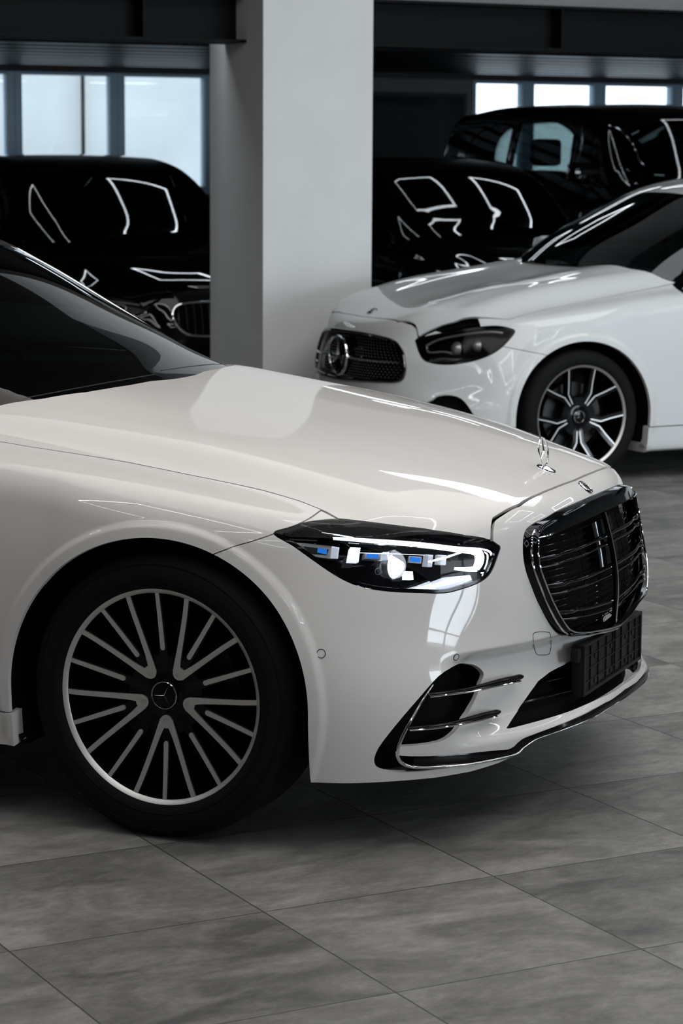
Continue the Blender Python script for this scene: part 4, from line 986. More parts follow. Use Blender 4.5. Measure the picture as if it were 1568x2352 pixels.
# lamps
for s in (-1, 1):
    lamp = empty('headlight'); lamp.parent = ecar
    Va, Fa = (V1, F1) if s < 0 else flip(V1, F1)
    panel('headlight_bezel', SE, Va, Fa, [(cl, -.001), (lambda P: -(cl(P)+.012), 0)], M['gloss_black'], lamp, depth=.05)
    panel('lamp_glass', SE, Va, Fa, [(cl, -.010)], M['lens'], lamp, depth=0)
    Vb, Fb = skin_grid(SE, [(-.3*esc[0], math.cos(a), -math.sin(a)) for a in np.linspace(RA(18), RA(60), 60)], np.linspace(RA(2), RA(34), 40), zc=.45*esc[2], iso=-.06)
    if s > 0: Vb, Fb = flip(Vb, Fb)
    panel('lamp_bowl', SE, Vb, Fb, [(lambda P: cl(P) - .03, 0)], M['gloss_black'], lamp, depth=0)
    def ept(u, z, off, s=s):
        a = math.pi/2 - u/.95; sc3 = np.array(esc); d = np.array([[math.cos(a)*sc3[0], -math.sin(a)*sc3[1], 0]]); d /= np.linalg.norm(d)
        q = solve(SE.f, np.array([[-.3*sc3[0], 0, z*sc3[2]]]), d, 1.6)[0]; q = q + grad(SE.f, q[None])[0]*off; return Vector((q[0], q[1]*-s, q[2]))
    MB().tube([ept(u, z, -.02) for u, z in catmull([(1.017, .731), (.961, .765), (.851, .794), (.741, .810), (.680, .805)], 5, False)], .006, 6).build('light_guide', M['silver'], lamp)
    MB().tube([ept(u, z, -.025) for u, z in catmull([(1.017, .731), (1.0, .70), (.94, .705), (.90, .70)], 5, False)], .005, 6).build('light_guide', M['silver'], lamp)
    for u, z, r_ in ((.89, .728, .030), (.80, .742, .026)):
        q = ept(u, z, -.045); ff = frame(q, Vector((.3, s*.95, 0)), (0, 0, 1), Vector((.95, -s*.3, 0)))
        MB().lathe([(r_*1.15, -.02), (r_*1.15, 0), (r_*.9, .012), (r_*.5, .02), (.0001, .024)], 24, ff).build('projector_lens', M['silver'], lamp)
    MB().tube([ept(u, z, -.02) for u, z in ((.98, .655), (.90, .652), (.80, .668), (.72, .70))], .004, 6).build('chrome_trim', M['chrome'], lamp)
# grille with studs, bar and large star
gE = empty('grille'); gE.parent = ecar
egx = lambda y, z, i=0.: sk(SE, y, z, esc, i)
loop = catmull(np.array([(p[0], p[1]) for p in E_GR[1:17]] + [(p[0], p[1]) for p in E_GR[18:-1]]), 3)
MB().tube([(egx(y, z)+.004, y*esc[1], z*esc[2]) for y, z in loop], .009, 8, True, up=(1, 0, 0)).build('grille_surround', M['dark_chrome'], gE)
V = []; zs = np.linspace(.52, .765, 12)
def ew(z): return float(np.interp(z, [.517, .533, .544, .56, .585, .61, .649, .68, .712, .747, .767], [.40, .455, .488, .50, .504, .503, .492, .475, .443, .374, .20]))
for z in zs:
    for y in np.linspace(-1, 1, 21): yy = y*ew(z); V.append((egx(yy, z)-.03, yy*esc[1], z*esc[2]))
link('grille_backing', V, grid_faces(12, 21), M['gloss_black'], gE)
mb = MB()
for i, z in enumerate(np.arange(.535, .762, .0145)):
    for y in np.arange(-.50 + (.012 if i % 2 else 0), .50, .024):
        if abs(y) < ew(z)-.012 and math.hypot(y, z-.642) > .105:
            x = egx(y, z)-.026; mb.add([(x+.006, y*esc[1], z*esc[2]), (x, (y+.004)*esc[1], z*esc[2]), (x, y*esc[1], (z+.003)*esc[2]), (x, (y-.004)*esc[1], z*esc[2]), (x, y*esc[1], (z-.003)*esc[2])], [(0, 1, 2), (0, 2, 3), (0, 3, 4), (0, 4, 1)])
o = mb.build('grille_studs', M['silver'], gE, False); 
for s in (-1, 1):
    P = [(egx(y, .642 - .02*abs(y))+.004, y*esc[1]*1., (.642-.02*abs(y))*esc[2]) for y in np.linspace(s*.10, s*.475, 20)]
    MB().tube(P, [.008]*14 + [.007, .006, .005, .004, .003, .002], 8, up=(0, 0, 1), flat=.8).build('grille_bar', M['chrome'], gE)
ffr = frame((egx(0, .64)+.012, 0, .64*esc[2]), (0, 1, 0), (0, 0, 1), (1, 0, 0))
star(MB(), .098, ffr, ring=.075, hub=.13, thick=.12, rot=90).build('star_emblem', M['chrome'], gE)
pz = solve(SE.f, np.array([[.725, 0, .5]]), np.array([[0, 0, 1.]]), .8)[0]; N = Vector(grad(SE.f, pz[None])[0]); ff = frame(pz, (0, 1, 0), N.cross(Vector((0, 1, 0))), N)
bd = MB().lathe([(.0001, .004), (.020, .004), (.028, .004), (.030, 0)], 32, ff).build('nose_badge', M['dark_chrome'], ecar)
star(MB(), .019, lambda a, b, d: ff(a, b, .005+d), ring=.09, hub=.18, thick=.12, rot=-90).build('star_emblem', M['chrome'], bd)
for xc in (0, -3.106):
    for sy in (-1, 1):
        wl, sfr = wheel(ecar, xc*esc[0], .895, .342, sy, .342, .2645, .24, 'twin', phase=-90., detail=0)
        star(MB(), .030, sfr, ring=.06, hub=.15, thick=.08, rot=90).build('star_emblem', M['chrome'], wl)
ECP = [(-.10, .99), (-.22, 1.05), (-.36, 1.13), (-.46, 1.20), (-.74, 1.350), (-.95, 1.445), (-1.11, 1.51), (-1.26, 1.55), (-1.5, 1.585), (-2.0, 1.60), (-2.7, 1.56), (-3.2, 1.42), (-3.7, 1.25), (-4.1, 1.085), (-4.4, .98)]
cabE = Cabin(ECP, sc=esc, wx=((-.3, .68), (-.55, .745), (-.75, .79), (-1.0, .815), (-1.4, .83), (-2.4, .82), (-3.2, .78), (-4.0, .70)))
ESH = [(-.30, 0), (-.31, .2), (-.36, .42), (-.44, .55), (-.54, .70), (-.66, .765), (-.84, .755), (-1.0, .715), (-1.17, .66), (-1.12, .45), (-1.09, .25), (-1.08, 0)]
EW1 = [(-.76, 1.055), (-.90, 1.18), (-1.12, 1.33), (-1.35, 1.43), (-1.60, 1.47), (-1.66, 1.06), (-1.4, 1.05)]
EW2 = [(-1.74, 1.06), (-1.70, 1.475), (-2.1, 1.49), (-2.5, 1.46), (-2.66, 1.43), (-2.70, 1.07)]
EW3 = [(-2.76, 1.07), (-2.73, 1.40), (-2.95, 1.34), (-3.2, 1.22), (-3.35, 1.09)]
build_cabin(ecar, cabE, SE, esc, M['paint2'], M['dark_glass'], M['dark_glass'], [EW1, EW2, EW3], ESH, RR, nx=120)
simple_cabin_kit(ecar, esc); door_mirrors(ecar, -.92, .92, 1.10, M['paint2'], .75)
# sensor in the bumper, side
# ---- black coupe-like off-roaders, twin-kidney grille
BSC = (.955, 1.02, 1.06)
K_ = [(.035, .560), (.030, .62), (.032, .69), (.05, .725), (.10, .735), (.25, .733), (.34, .722), (.375, .69), (.378, .65), (.355, .60), (.31, .565), (.25, .55), (.10, .548)]
BHOOD = [(-.402, 0), (-.412, .284), (-.446, .466), (-.513, .573), (-.597, .655), (-.66, .72), (-.70, .785), (-.524, .79), (-.163, .78), (.196, .775), (.418, .785), (.552, .705), (.670, .598), (.73, .54), (.76, .45), (.775, .25), (.78, 0)]
BHL = [(.66, .735), (.75, .765), (.85, .762), (.95, .748), (1.02, .735), (1.04, .70), (1.02, .675), (.95, .668), (.85, .672), (.75, .685), (.69, .70)]
BCP = [(-.16, .98), (-.30, 1.04), (-.42, 1.09), (-.60, 1.19), (-.80, 1.305), (-1.0, 1.40), (-1.25, 1.460), (-1.6, 1.495), (-2.3, 1.503), (-3.0, 1.455), (-3.6, 1.31), (-4.1, 1.09), (-4.4, .98)]
BW1 = [(-.70, 1.05), (-.85, 1.16), (-1.10, 1.30), (-1.35, 1.38), (-1.64, 1.405), (-1.68, 1.06)]
BW2 = [(-1.74, 1.06), (-1.70, 1.41), (-2.1, 1.42), (-2.66, 1.40), (-2.70, 1.07)]
BW3 = [(-2.76, 1.07), (-2.73, 1.395), (-3.0, 1.35), (-3.3, 1.25), (-3.45, 1.11)]
BSH = [(x + (.09 if x > -1 else .13), y) for x, y in SH]
def black_car(loc, label, group=None):
    c = empty('car', loc, PHI - math.pi/2); tag(c, label, 'car', group)
    B = Body(Tab2(HX, HY, HT), FRONT, Tab2(SX, SZ, ST), REAR, -.3, -4.1, zbot=.17, k=.05, bumps=(arch_flare,), scale=BSC)
    KL = np.array(K_); KR = KL*[-1, 1]
    V1, F1, cl, hlp = body_parts(c, B, BSC, M['black_paint'], BHOOD, BHL, FGAP, [catmull(KL, 2), catmull(KR, 2)], nu=90, ne=70)
    for s in (-1, 1):
        lamp = empty('headlight'); lamp.parent = c; Va, Fa = (V1, F1) if s < 0 else flip(V1, F1)
        panel('lamp_glass', B, Va, Fa, [(cl, -.002)], M['lens'], lamp, depth=.03)
        Vb, Fb = skin_grid(B, [(-.3*BSC[0], math.cos(a), -math.sin(a)) for a in np.linspace(RA(18), RA(60), 40)], np.linspace(RA(2), RA(34), 24), zc=.45*BSC[2], iso=-.05)
        if s > 0: Vb, Fb = flip(Vb, Fb)
        panel('lamp_bowl', B, Vb, Fb, [(lambda P: cl(P) - .03, 0)], M['satin_black'], lamp, depth=0)
        def bpt(u, z, off, s=s):
            a = math.pi/2 - u/.95; d = np.array([[math.cos(a)*BSC[0], -math.sin(a)*BSC[1], 0]]); d /= np.linalg.norm(d)
            q = solve(B.f, np.array([[-.3*BSC[0], 0, z*BSC[2]]]), d, 1.6)[0]; q = q + grad(B.f, q[None])[0]*off; return Vector((q[0], q[1]*-s, q[2]))
        MB().tube([bpt(u, z, -.02) for u, z in ((.72, .745), (.82, .750), (.93, .740), (1.02, .725))], .006, 6).build('light_guide', M['silver'], lamp)
        for u in (.80, .92):
            MB().tube([bpt(u+.035*math.cos(t), .705+.022*math.sin(t), -.02) for t in np.linspace(0, 2*math.pi, 17)[:-1]], .004, 6, True, up=(1, 0, 0)).build('lamp_ring', M['silver'], lamp)
        gk = empty('kidney_grille'); gk.parent = c
        g2 = lambda y, z, i=0.: sk(B, y, z, BSC, i)
        Kp = catmull(KL*[s, 1], 4)
        MB().tube([(g2(y, z)+.006, y*BSC[1], z*BSC[2]) for y, z in Kp], .0085, 8, True, up=(1, 0, 0)).build('grille_surround', M['chrome'], gk)
        for y in np.linspace(.075, .345, 7):
            zt = .725 if y < .3 else .705; zb = .56 if y < .28 else .585
            MB().tube([(g2(s*y, z)+.002, s*y*BSC[1], z*BSC[2]) for z in np.linspace(zb, zt, 8)], .0055, 6, up=(1, 0, 0)).build('grille_slat', M['dark_chrome'], gk)
        V = [(g2(s*y, z)-.03, s*y*BSC[1], z*BSC[2]) for z in np.linspace(.55, .735, 5) for y in np.linspace(.03, .378, 6)]
        link('grille_backing', V, grid_faces(5, 6), M['matt_black'], gk)
    for xc in (0, -3.106):
        for sy in (-1, 1): wheel(c, xc*BSC[0], .945, .372, sy, .372, .27, .26, 'twin', phase=-90., detail=0)
    cab = Cabin(BCP, sc=(BSC[0], BSC[1], 1.08))
    build_cabin(c, cab, B, (BSC[0], BSC[1], 1.08), M['black_paint'], M['glass'], M['glass'], [BW1, BW2, BW3], BSH, RR, nx=110)
    simple_cabin_kit(c, BSC); door_mirrors(c, -.95, 1.04, 1.16, M['black_paint'])
    return c
M['glass'] = M['glass']
black_car(BP(3.25, 8.02), 'black coupe-like car left of the pillar with ribbed chrome-framed grille', None)
black_car(BP(5.95, 8.05), 'black car right of the pillar, half hidden behind the white saloon', None)
# ---- tall black off-roader
TSC = (.90, 1.02, 1.36)
TP = [(-.40, .98), (-.56, 1.03), (-.72, 1.09), (-.85, 1.16), (-.97, 1.24), (-1.08, 1.325), (-1.18, 1.395), (-1.35, 1.445), (-1.6, 1.475), (-2.2, 1.49), (-3.3, 1.485), (-3.9, 1.45), (-4.12, 1.36), (-4.28, 1.12), (-4.4, .98)]
tcar = empty('car', BP(8.22, 8.42), PHI - math.pi/2); tag(tcar, 'tall black off-road car at the back right, under the windows', 'car')
ST_ = Body(Tab2(HX, HY, HT), FRONT, Tab2(SX, SZ, ST), REAR, -.3, -4.1, zbot=.2, k=.06, bumps=(arch_flare,), scale=TSC)
body_parts(tcar, ST_, TSC, M['black_paint'], BHOOD, BHL, FGAP, [full([(0, .74), (.40, .73), (.42, .60), (.36, .55), (0, .55)])], nu=80, ne=60)
V = [(sk(ST_, y, z, TSC)-.02, y*TSC[1], z*TSC[2]) for z in np.linspace(.55, .74, 5) for y in np.linspace(-.42, .42, 12)]
link('grille', V, grid_faces(5, 12), M['dark_chrome'], tcar)
for s in (-1, 1):
    V = [(sk(ST_, s*y, z, TSC)-.02, s*y*TSC[1], z*TSC[2]) for z in np.linspace(.655, .76, 4) for y in np.linspace(.5, .80, 6)]
    link('headlight', V, grid_faces(4, 6), M['silver'], tcar)
for xc in (0, -3.106):
    for sy in (-1, 1): wheel(tcar, xc*TSC[0], .945, .40, sy, .40, .275, .28, 'twin', phase=-90., detail=0)
cabT = Cabin(TP, base_w=.82, top_w=.70, sc=TSC, xr=-3.6, xf=-1.1, k=.08, wx=((-.3, .74), (-.7, .80), (-1.4, .83), (-2.4, .83), (-3.4, .82), (-4.2, .80)))
TW1 = [(-.90, 1.05), (-1.05, 1.17), (-1.22, 1.30), (-1.34, 1.36), (-1.62, 1.375), (-1.66, 1.06)]
TW2 = [(-1.73, 1.06), (-1.69, 1.378), (-2.2, 1.385), (-2.66, 1.375), (-2.70, 1.07)]
TW3 = [(-2.80, 1.075), (-2.77, 1.37), (-3.15, 1.355), (-3.38, 1.31), (-3.50, 1.22), (-3.50, 1.12), (-3.40, 1.08)]
TRR = [(-4.0, 0), (-4.0, .55), (-4.3, .62), (-4.34, 0)]
build_cabin(tcar, cabT, ST_, TSC, M['black_paint'], M['glass'], M['glass'], [TW1, TW2, TW3], [(x if x < -1 else x - .05, y) for x, y in SH], TRR, nx=120)
for s in (-1, 1):
    for w_ in (TW1, TW2, TW3):
        Q = catmull(w_, 3); P = []
        for x, z in Q:
            q = solve(cabT.f, np.array([[x*TSC[0], 0, z*TSC[2]]]), np.array([[0, -1., 0]]), 1.2)[0]; P.append((q[0], (q[1]-.002)*-s, q[2]))
        MB().tube(P, .006, 6, True).build('window_trim', M['dark_chrome'], tcar)
simple_cabin_kit(tcar, TSC); door_mirrors(tcar, -1.0, 1.06, 1.50, M['black_paint'], 1.1)
# ---------------------------------------------------------------- the showroom
def nodes(m): t = m.node_tree; return t, t.nodes, t.links
def floor_mat():
    m = mat('slate_floor_tiles', (.12, .12, .12), .45, spec=.35); t, N, L = nodes(m); b = N['Principled BSDF']
    tc = N.new('ShaderNodeTexCoord'); mp = N.new('ShaderNodeMapping'); mp.vector_type = 'POINT'
    L.new(tc.outputs['Object'], mp.inputs[0]); mp.inputs['Scale'].default_value = (1/.6, 1/.6, 1)
    sp = N.new('ShaderNodeSeparateXYZ'); L.new(mp.outputs[0], sp.inputs[0])
    def math_(op, a, b_=None, v=None):
        n = N.new('ShaderNodeMath'); n.operation = op
        if hasattr(a, 'is_linked') or not isinstance(a, (int, float)): L.new(a, n.inputs[0])
        else: n.inputs[0].default_value = a
        if b_ is not None:
            if isinstance(b_, (int, float)): n.inputs[1].default_value = b_
            else: L.new(b_, n.inputs[1])
        return n.outputs[0]
    fx = math_('FLOOR', sp.outputs[0]); fy = math_('FLOOR', sp.outputs[1])
    cb = N.new('ShaderNodeCombineXYZ'); L.new(fx, cb.inputs[0]); L.new(fy, cb.inputs[1])
    wn_ = N.new('ShaderNodeTexWhiteNoise'); wn_.noise_dimensions = '3D'; L.new(cb.outputs[0], wn_.inputs[0])
    # distance to the joint
    rx = math_('FRACT', sp.outputs[0]); ry = math_('FRACT', sp.outputs[1])
    ex = math_('MINIMUM', rx, math_('SUBTRACT', 1., rx)); ey = math_('MINIMUM', ry, math_('SUBTRACT', 1., ry)); e = math_('MINIMUM', ex, ey)
    jt = N.new('ShaderNodeMapRange'); jt.inputs[1].default_value = .0018; jt.inputs[2].default_value = .0042; L.new(e, jt.inputs[0])
    # each tile has its own pattern: offset by the tile's random colour, stretched one way
    off = N.new('ShaderNodeVectorMath'); off.operation = 'MULTIPLY_ADD'; L.new(wn_.outputs['Color'], off.inputs[0]); off.inputs[1].default_value = (37, 23, 51); L.new(mp.outputs[0], off.inputs[2])
    st = N.new('ShaderNodeMapping'); L.new(off.outputs[0], st.inputs[0]); st.inputs['Rotation'].default_value = (0, 0, -.9); st.inputs['Scale'].default_value = (.95, 1.75, 1)
    n1 = N.new('ShaderNodeTexNoise'); n1.inputs['Scale'].default_value = 1.6; n1.inputs['Detail'].default_value = 9; n1.inputs['Roughness'].default_value = .62; n1.inputs['Distortion'].default_value = 1.1; L.new(st.outputs[0], n1.inputs[0])
    n2 = N.new('ShaderNodeTexNoise'); n2.inputs['Scale'].default_value = 13; n2.inputs['Detail'].default_value = 8; n2.inputs['Roughness'].default_value = .7; L.new(st.outputs[0], n2.inputs[0])
    n3 = N.new('ShaderNodeTexNoise'); n3.inputs['Scale'].default_value = 60; n3.inputs['Detail'].default_value = 4; L.new(off.outputs[0], n3.inputs[0])
    a = math_('MULTIPLY', math_('SUBTRACT', n1.outputs[0], .5), 1.4); b2 = math_('MULTIPLY', math_('SUBTRACT', n2.outputs[0], .5), .75); c = math_('MULTIPLY', math_('SUBTRACT', n3.outputs[0], .5), .18)
    d = math_('MULTIPLY', math_('SUBTRACT', wn_.outputs['Value'], .5), .30)
    s_ = math_('ADD', math_('ADD', a, b2), math_('ADD', c, d)); s_ = math_('ADD', s_, .5)
    cr_ = N.new('ShaderNodeValToRGB'); L.new(s_, cr_.inputs[0]); el = cr_.color_ramp.elements
    el[0].position = .12; el[0].color = (.085, .083, .080, 1); el[1].position = .92; el[1].color = (.335, .322, .304, 1)
    x_ = el.new(.5); x_.color = (.185, .180, .171, 1)
    mx = N.new('ShaderNodeMix'); mx.data_type = 'RGBA'; L.new(jt.outputs[0], mx.inputs[0]); mx.inputs[6].default_value = (.035, .033, .03, 1); L.new(cr_.outputs[0], mx.inputs[7]); L.new(mx.outputs[2], b.inputs['Base Color'])
    bp = N.new('ShaderNodeBump'); bp.inputs['Strength'].default_value = .25; bp.inputs['Distance'].default_value = .002
    h = math_('ADD', math_('MULTIPLY', n2.outputs[0], .5), jt.outputs[0]); L.new(h, bp.inputs['Height']); L.new(bp.outputs[0], b.inputs['Normal'])
    rr = N.new('ShaderNodeMapRange'); L.new(n1.outputs[0], rr.inputs[0]); rr.inputs[3].default_value = .36; rr.inputs[4].default_value = .62; L.new(rr.outputs[0], b.inputs['Roughness'])
    return m
def plaster(name, col, rough=.8, amt=.06, sc=3.):
    m = mat(name, col, rough, spec=.2); t, N, L = nodes(m); b = N['Principled BSDF']; tc = N.new('ShaderNodeTexCoord'); n = N.new('ShaderNodeTexNoise'); n.inputs['Scale'].default_value = sc; n.inputs['Detail'].default_value = 6
    r = N.new('ShaderNodeValToRGB'); L.new(tc.outputs['Object'], n.inputs[0]); L.new(n.outputs[0], r.inputs[0]); L.new(r.outputs[0], b.inputs['Base Color'])
    r.color_ramp.elements[0].position = .3; r.color_ramp.elements[1].position = .7
    r.color_ramp.elements[0].color = tuple(c*(1-amt) for c in col) + (1,); r.color_ramp.elements[1].color = tuple(min(1, c*(1+amt)) for c in col) + (1,)
    return m
M['floor'] = floor_mat()
M['pillar'] = plaster('white_pillar_plaster', (.80, .80, .79), .8, .03)
M['wall'] = plaster('grey_wall_plaster', (.24, .24, .24)); M['dark_wall'] = plaster('charcoal_wall', (.05, .052, .055), .6)
M['mid_wall'] = plaster('dim_grey_wall', (.16, .165, .165), .7); M['hall_ceiling'] = plaster('dark_hall_ceiling', (.10, .10, .10)); M['steel'] = mat('black_steel', (.005, .0055, .006), .6, spec=.12); M['soffit'] = mat('black_lacquer_soffit', (.005, .007, .009), .38, spec=.10)
M['frame'] = mat('blue_grey_window_frame', (.34, .48, .60), .4)
M['pane'] = thin_glass('window_glass', (.96, .98, 1.))
M['led'] = mat('led_profile', (.9, .9, .9), .4, emit=(.93, .96, 1), es=22)
M['led_small'] = mat('small_led_profile', (.9, .9, .9), .4, emit=(.86, .93, 1), es=9)
M['alu'] = mat('aluminium_profile', (.5, .5, .5), .4, metal=1)
M['outside'] = plaster('concrete_render_outside', (.62, .66, .66), .9, .12, .8)
M['poster'] = mat('dark_glass_partition', (.02, .03, .035), .06, spec=.6)
BM = Matrix(((E1.x, E2.x, 0, 0), (E1.y, E2.y, 0, 0), (0, 0, 1, 0), (0, 0, 0, 1)))
def bbox_obj(name, a, b, m, kind='structure', parent=None, bev=0.):
    """box given in building coordinates (along E1, along E2, z)"""
    mb = MB().box(a, b, bev); mb.V = [tuple(BM @ Vector(v)) for v in mb.V]; o = mb.build(name, m, parent, False)
    if kind: o['kind'] = kind
    return o
# floor: its local axes follow the tile grid
me = bpy.data.meshes.new('floor'); me.from_pydata([(-7.45, -8, 0), (14.95, -8, 0), (14.95, 16.48, 0), (-7.45, 16.48, 0)], [], [(0, 1, 2, 3)]); me.materials.append(M['floor'])
fl = bpy.data.objects.new('floor', me); COL.objects.link(fl); fl['kind'] = 'structure'
go = Vector((.47647, -1.35929, 0)); fl.matrix_world = Matrix.Translation(go) @ BM
def bloc(v): return (v.x*E1.x + v.y*E1.y, v.x*E2.x + v.y*E2.y)
# pillar
bbox_obj('trim_1', (2.95, 6.24, 0), (3.63, 6.92, 5.), M['pillar'], bev=.004)
# mezzanine: I-beams either side of the pillar, lacquered underside
EW = 15.0; A0, A1 = -8.0, 14.0; B0 = -9.0
def beam(name, a0, a1, label):
    t = empty(name, BP((a0+a1)/2, 6.58, 2.25)); t['label'] = label; t['category'] = 'beam'
    def part(nm, p, q, m):
        mb = MB().box(p, q); mb.V = [tuple(BM @ Vector(v) - t.location) for v in mb.V]; return mb.build(nm, m, t, False)
    part('flange', (a0, 6.44, 2.245), (a1, 6.72, 2.262), M['steel']); part('flange', (a0, 6.44, 2.490), (a1, 6.72, 2.506), M['steel'])
    part('web', (a0, 6.57, 2.262), (a1, 6.59, 2.490), M['steel'])
    x = a0 + .10
    while x < a1:
        part('stiffener', (x, 6.46, 2.262), (x+.012, 6.57, 2.490), M['steel']); x += 1.28
    return t
beam('steel_beam', A0, 2.948, 'black steel I-beam left of the white pillar, under the mezzanine edge')
beam('steel_beam', 3.632, A1, 'black steel I-beam right of the white pillar, under the pale upper wall')
bbox_obj('ceiling', (A0, 6.93, 2.42), (A1, EW, 2.52), M['steel'])
k = 10.1
while k < EW-.6:
    h = .045 if int(k*10) % 3 else .075
    bbox_obj('ceiling', (A0, k, 2.42-h), (A1, k+.40, 2.421), M['soffit'], bev=.012); k += .60
bbox_obj('wall_mezzanine', (3.632, 6.50, 2.51), (A1, 6.62, 4.6), M['wall']); bbox_obj('wall_mezzanine', (A0, 6.50, 2.51), (2.948, 6.62, 4.6), M['steel'])
bbox_obj('wall_left', (A0-.2, B0, 0), (A0, EW, 4.6), M['wall']); bbox_obj('wall_front', (A0, B0-.2, 0), (4.0, B0, 4.6), M['wall']); bbox_obj('wall_front', (4.0, B0-.2, 3.1), (13.0, B0, 4.6), M['wall']); bbox_obj('wall_front', (4.0, B0-.2, 0), (13.0, B0, .4), M['wall']); bbox_obj('wall_front', (13.0, B0-.2, 0), (A1, B0, 4.6), M['wall'])
bbox_obj('wall_right', (A1, B0, 0), (A1+.2, EW, 4.6), M['wall'])
# window wall
SILL = 1.24; TOPW = 2.33
bbox_obj('wall_back', (A0, EW, 0), (A1, EW+.25, SILL), M['dark_wall']); bbox_obj('wall_back', (A0, EW, TOPW), (A1, EW+.25, 2.9), M['dark_wall'])
bbox_obj('wall_back', (6.80, EW, SILL), (9.58, EW+.25, TOPW), M['mid_wall']); bbox_obj('wall_back', (A0, EW, SILL), (-.75, EW+.25, TOPW), M['mid_wall'])
widx = 0
def window(a0, a1):
    global widx; widx += 1
    w = empty('window_%d' % widx, BP((a0+a1)/2, EW+.1, SILL)); w['kind'] = 'structure'
    def part(nm, p, q, m):
        mb = MB().box(p, q, .006); mb.V = [tuple(BM @ Vector(v) - w.location) for v in mb.V]; return mb.build(nm, m, w, False)
    t = .07
    part('window_frame', (a0, EW+.05, SILL), (a0+t, EW+.16, TOPW), M['frame']); part('window_frame', (a1-t, EW+.05, SILL), (a1, EW+.16, TOPW), M['frame'])
    part('window_frame', (a0+t, EW+.05, SILL), (a1-t, EW+.16, SILL+t), M['frame']); part('window_frame', (a0+t, EW+.05, TOPW-.03), (a1-t, EW+.16, TOPW), M['frame'])
    part('pane', (a0+t, EW+.10, SILL+t), (a1-t, EW+.106, TOPW-.03), M['pane'])
L_ = [-.75, .19, 1.13, 2.07, 3.0, 3.94, 4.87, 5.86, 6.80]
for a, b in zip(L_, L_[1:]): window(a, b)
R_ = [9.58, 10.25, 11.1, 12.05, 13.0, 13.98]
for a, b in zip(R_, R_[1:]): window(a, b)
bbox_obj('wall_outside', (-9, 19.5, 0), (9.6, 19.8, 7), M['outside'])
bbox_obj('floor_outside', (-14, EW+.25, -.05), (26, 60, -.01), M['outside'])
for k in range(6):
    a0, a1 = 4.0 + 1.5*k, 5.5 + 1.5*k; widx += 1
    w = empty('window_%d' % widx, BP((a0+a1)/2, B0-.1, .4)); w['kind'] = 'structure'
    for nm, p_, q_, m_ in (('window_frame', (a0, B0-.15, .4), (a0+.06, B0-.05, 3.1), 'frame'), ('window_frame', (a1-.06, B0-.15, .4), (a1, B0-.05, 3.1), 'frame'), ('window_frame', (a0+.06, B0-.15, 2.3), (a1-.06, B0-.05, 2.38), 'frame'), ('window_frame', (a0+.06, B0-.15, .4), (a1-.06, B0-.05, .46), 'frame'), ('pane', (a0+.06, B0-.104, .46), (a1-.06, B0-.10, 3.1), 'pane')):
        mb = MB().box(p_, q_); mb.V = [tuple(BM @ Vector(v) - w.location) for v in mb.V]; mb.build(nm, M[m_], w, False)
pp = BP(7.314, 19.42); dp = MB().tube([(pp.x, pp.y, 0), (pp.x, pp.y, 6.2)], .022, 12, up=(1, 0, 0))
for z in (1.0, 2.6, 4.2): dp.tube([(pp.x, pp.y, z), (pp.x, pp.y, z+.05)], .028, 12, up=(1, 0, 0))
tag(dp.build('drainpipe', M['iron']), 'thin drainpipe on the pale wall outside the left windows', 'drainpipe')
gp_ = empty('glass_panel', BP(9.0, EW-.06, 1.05)); tag(gp_, 'dark glazed panel on the back wall between the pillar and the bright windows', 'panel')
def part(nm, p, q, m):
    mb = MB().box(p, q, .004); mb.V = [tuple(BM @ Vector(v) - gp_.location) for v in mb.V]; return mb.build(nm, m, gp_, False)
part('panel_glass', (8.42, EW-.05, 1.10), (9.44, EW-.002, 2.16), M['poster']); part('panel_frame', (8.38, EW-.055, 2.16), (9.48, EW-.002, 2.20), M['dark_wall']); part('panel_frame', (9.44, EW-.055, 1.10), (9.48, EW-.002, 2.16), M['dark_wall'])
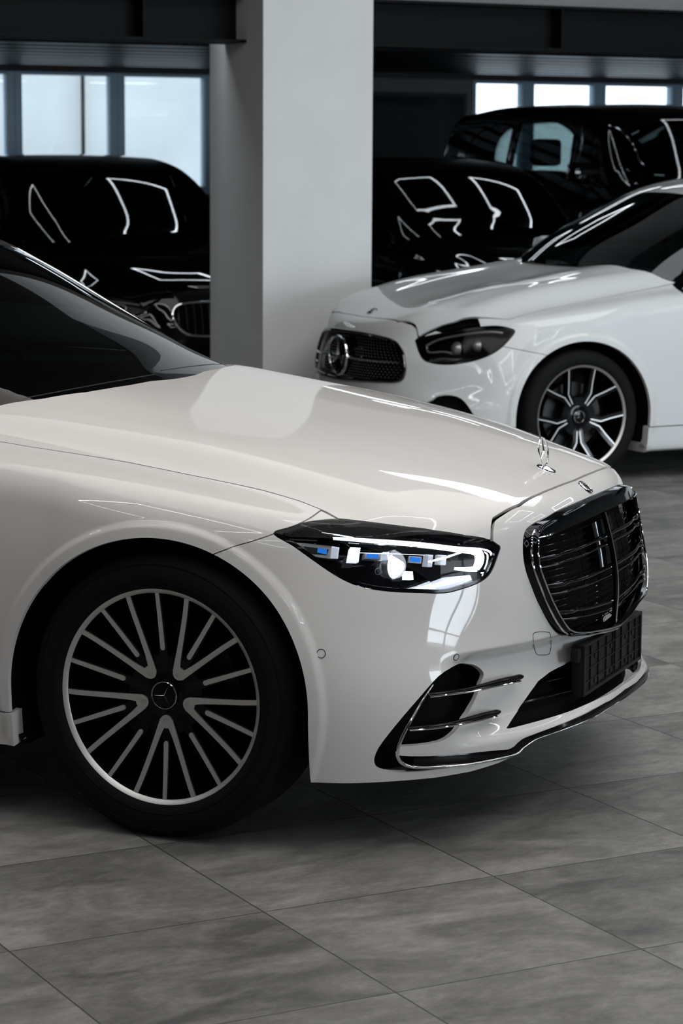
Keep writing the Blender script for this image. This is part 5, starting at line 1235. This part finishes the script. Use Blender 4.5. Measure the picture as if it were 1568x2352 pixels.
# hall: walls behind the camera side are left open to the sky; ceiling with LED squares
bbox_obj('ceiling', (A0-.2, B0-.2, 4.6), (A1+.2, 6.62, 4.75), M['hall_ceiling'])
def led_square(a, b, s, s2, z, lab, ztop, grp, w=.024):
    t = empty('led_square_light', BP(a, b, z)); t['label'] = lab; t['category'] = 'ceiling light'; t['group'] = grp
    def part(nm, p, q, m, par=t):
        mb = MB().box(p, q); mb.V = [tuple(BM @ Vector(v) - t.location) for v in mb.V]; return mb.build(nm, m, par, False)
    h = s/2; g = s2/2
    for (x0, y0, x1, y1) in ((-h, -g, h, -g+w), (-h, g-w, h, g), (-h, -g+w, -h+w, g-w), (h-w, -g+w, h, g-w)):
        part('led_tube', (a+x0, b+y0, z), (a+x1, b+y1, z+.012), M['led'] if ztop > 3 else M['led_small']); part('profile', (a+x0, b+y0, z+.012), (a+x1, b+y1, min(z+.05, ztop)), M['alu'])
    if ztop > z+.1:
        for sx in (-h+.02, h-.02):
            for sy in (-g+.02, g-.02): part('suspension_wire', (a+sx-.002, b+sy-.002, z+.05), (a+sx+.002, b+sy+.002, ztop-.002), M['alu'])
for a, b, n_ in ((-3.2, -4.8, 'over the aisle behind the camera'), (-3.2, -1.6, 'left of the near car bonnet'), (-3.2, 1.6, 'over the roof of the near car'), (.6, -4.8, 'in front of the near car'), (.6, -1.6, 'right over the near car nose'), (4.4, -4.8, 'in the far front right'), (4.4, -1.6, 'between the two white cars'), (8.2, -1.6, 'right of the white saloon'), (8.2, 1.6, 'over the rear of the white saloon')):
    led_square(a, b, 1.9, 1.9, 3.5, 'large square LED light line, ' + n_, 4.6, 'square LED lights under the hall ceiling')
for a, b, n_ in ((2.2, 9.2, 'left of the left black car'), (3.92, 9.2, 'over the left black car'), (5.64, 9.22, 'over the black car right of the pillar'), (6.87, 9.25, 'between the two black cars on the right'), (8.5, 9.3, 'over the tall off-road car'), (4.0, 7.75, 'just behind the pillar'), (5.4, 7.75, 'behind the windscreen of the white saloon'), (6.9, 7.75, 'behind the roof of the white saloon')):
    led_square(a, b, .74, .56, 2.395, 'small LED frame under the black soffit, ' + n_, 2.4195, 'small LED frames under the soffit', .022)
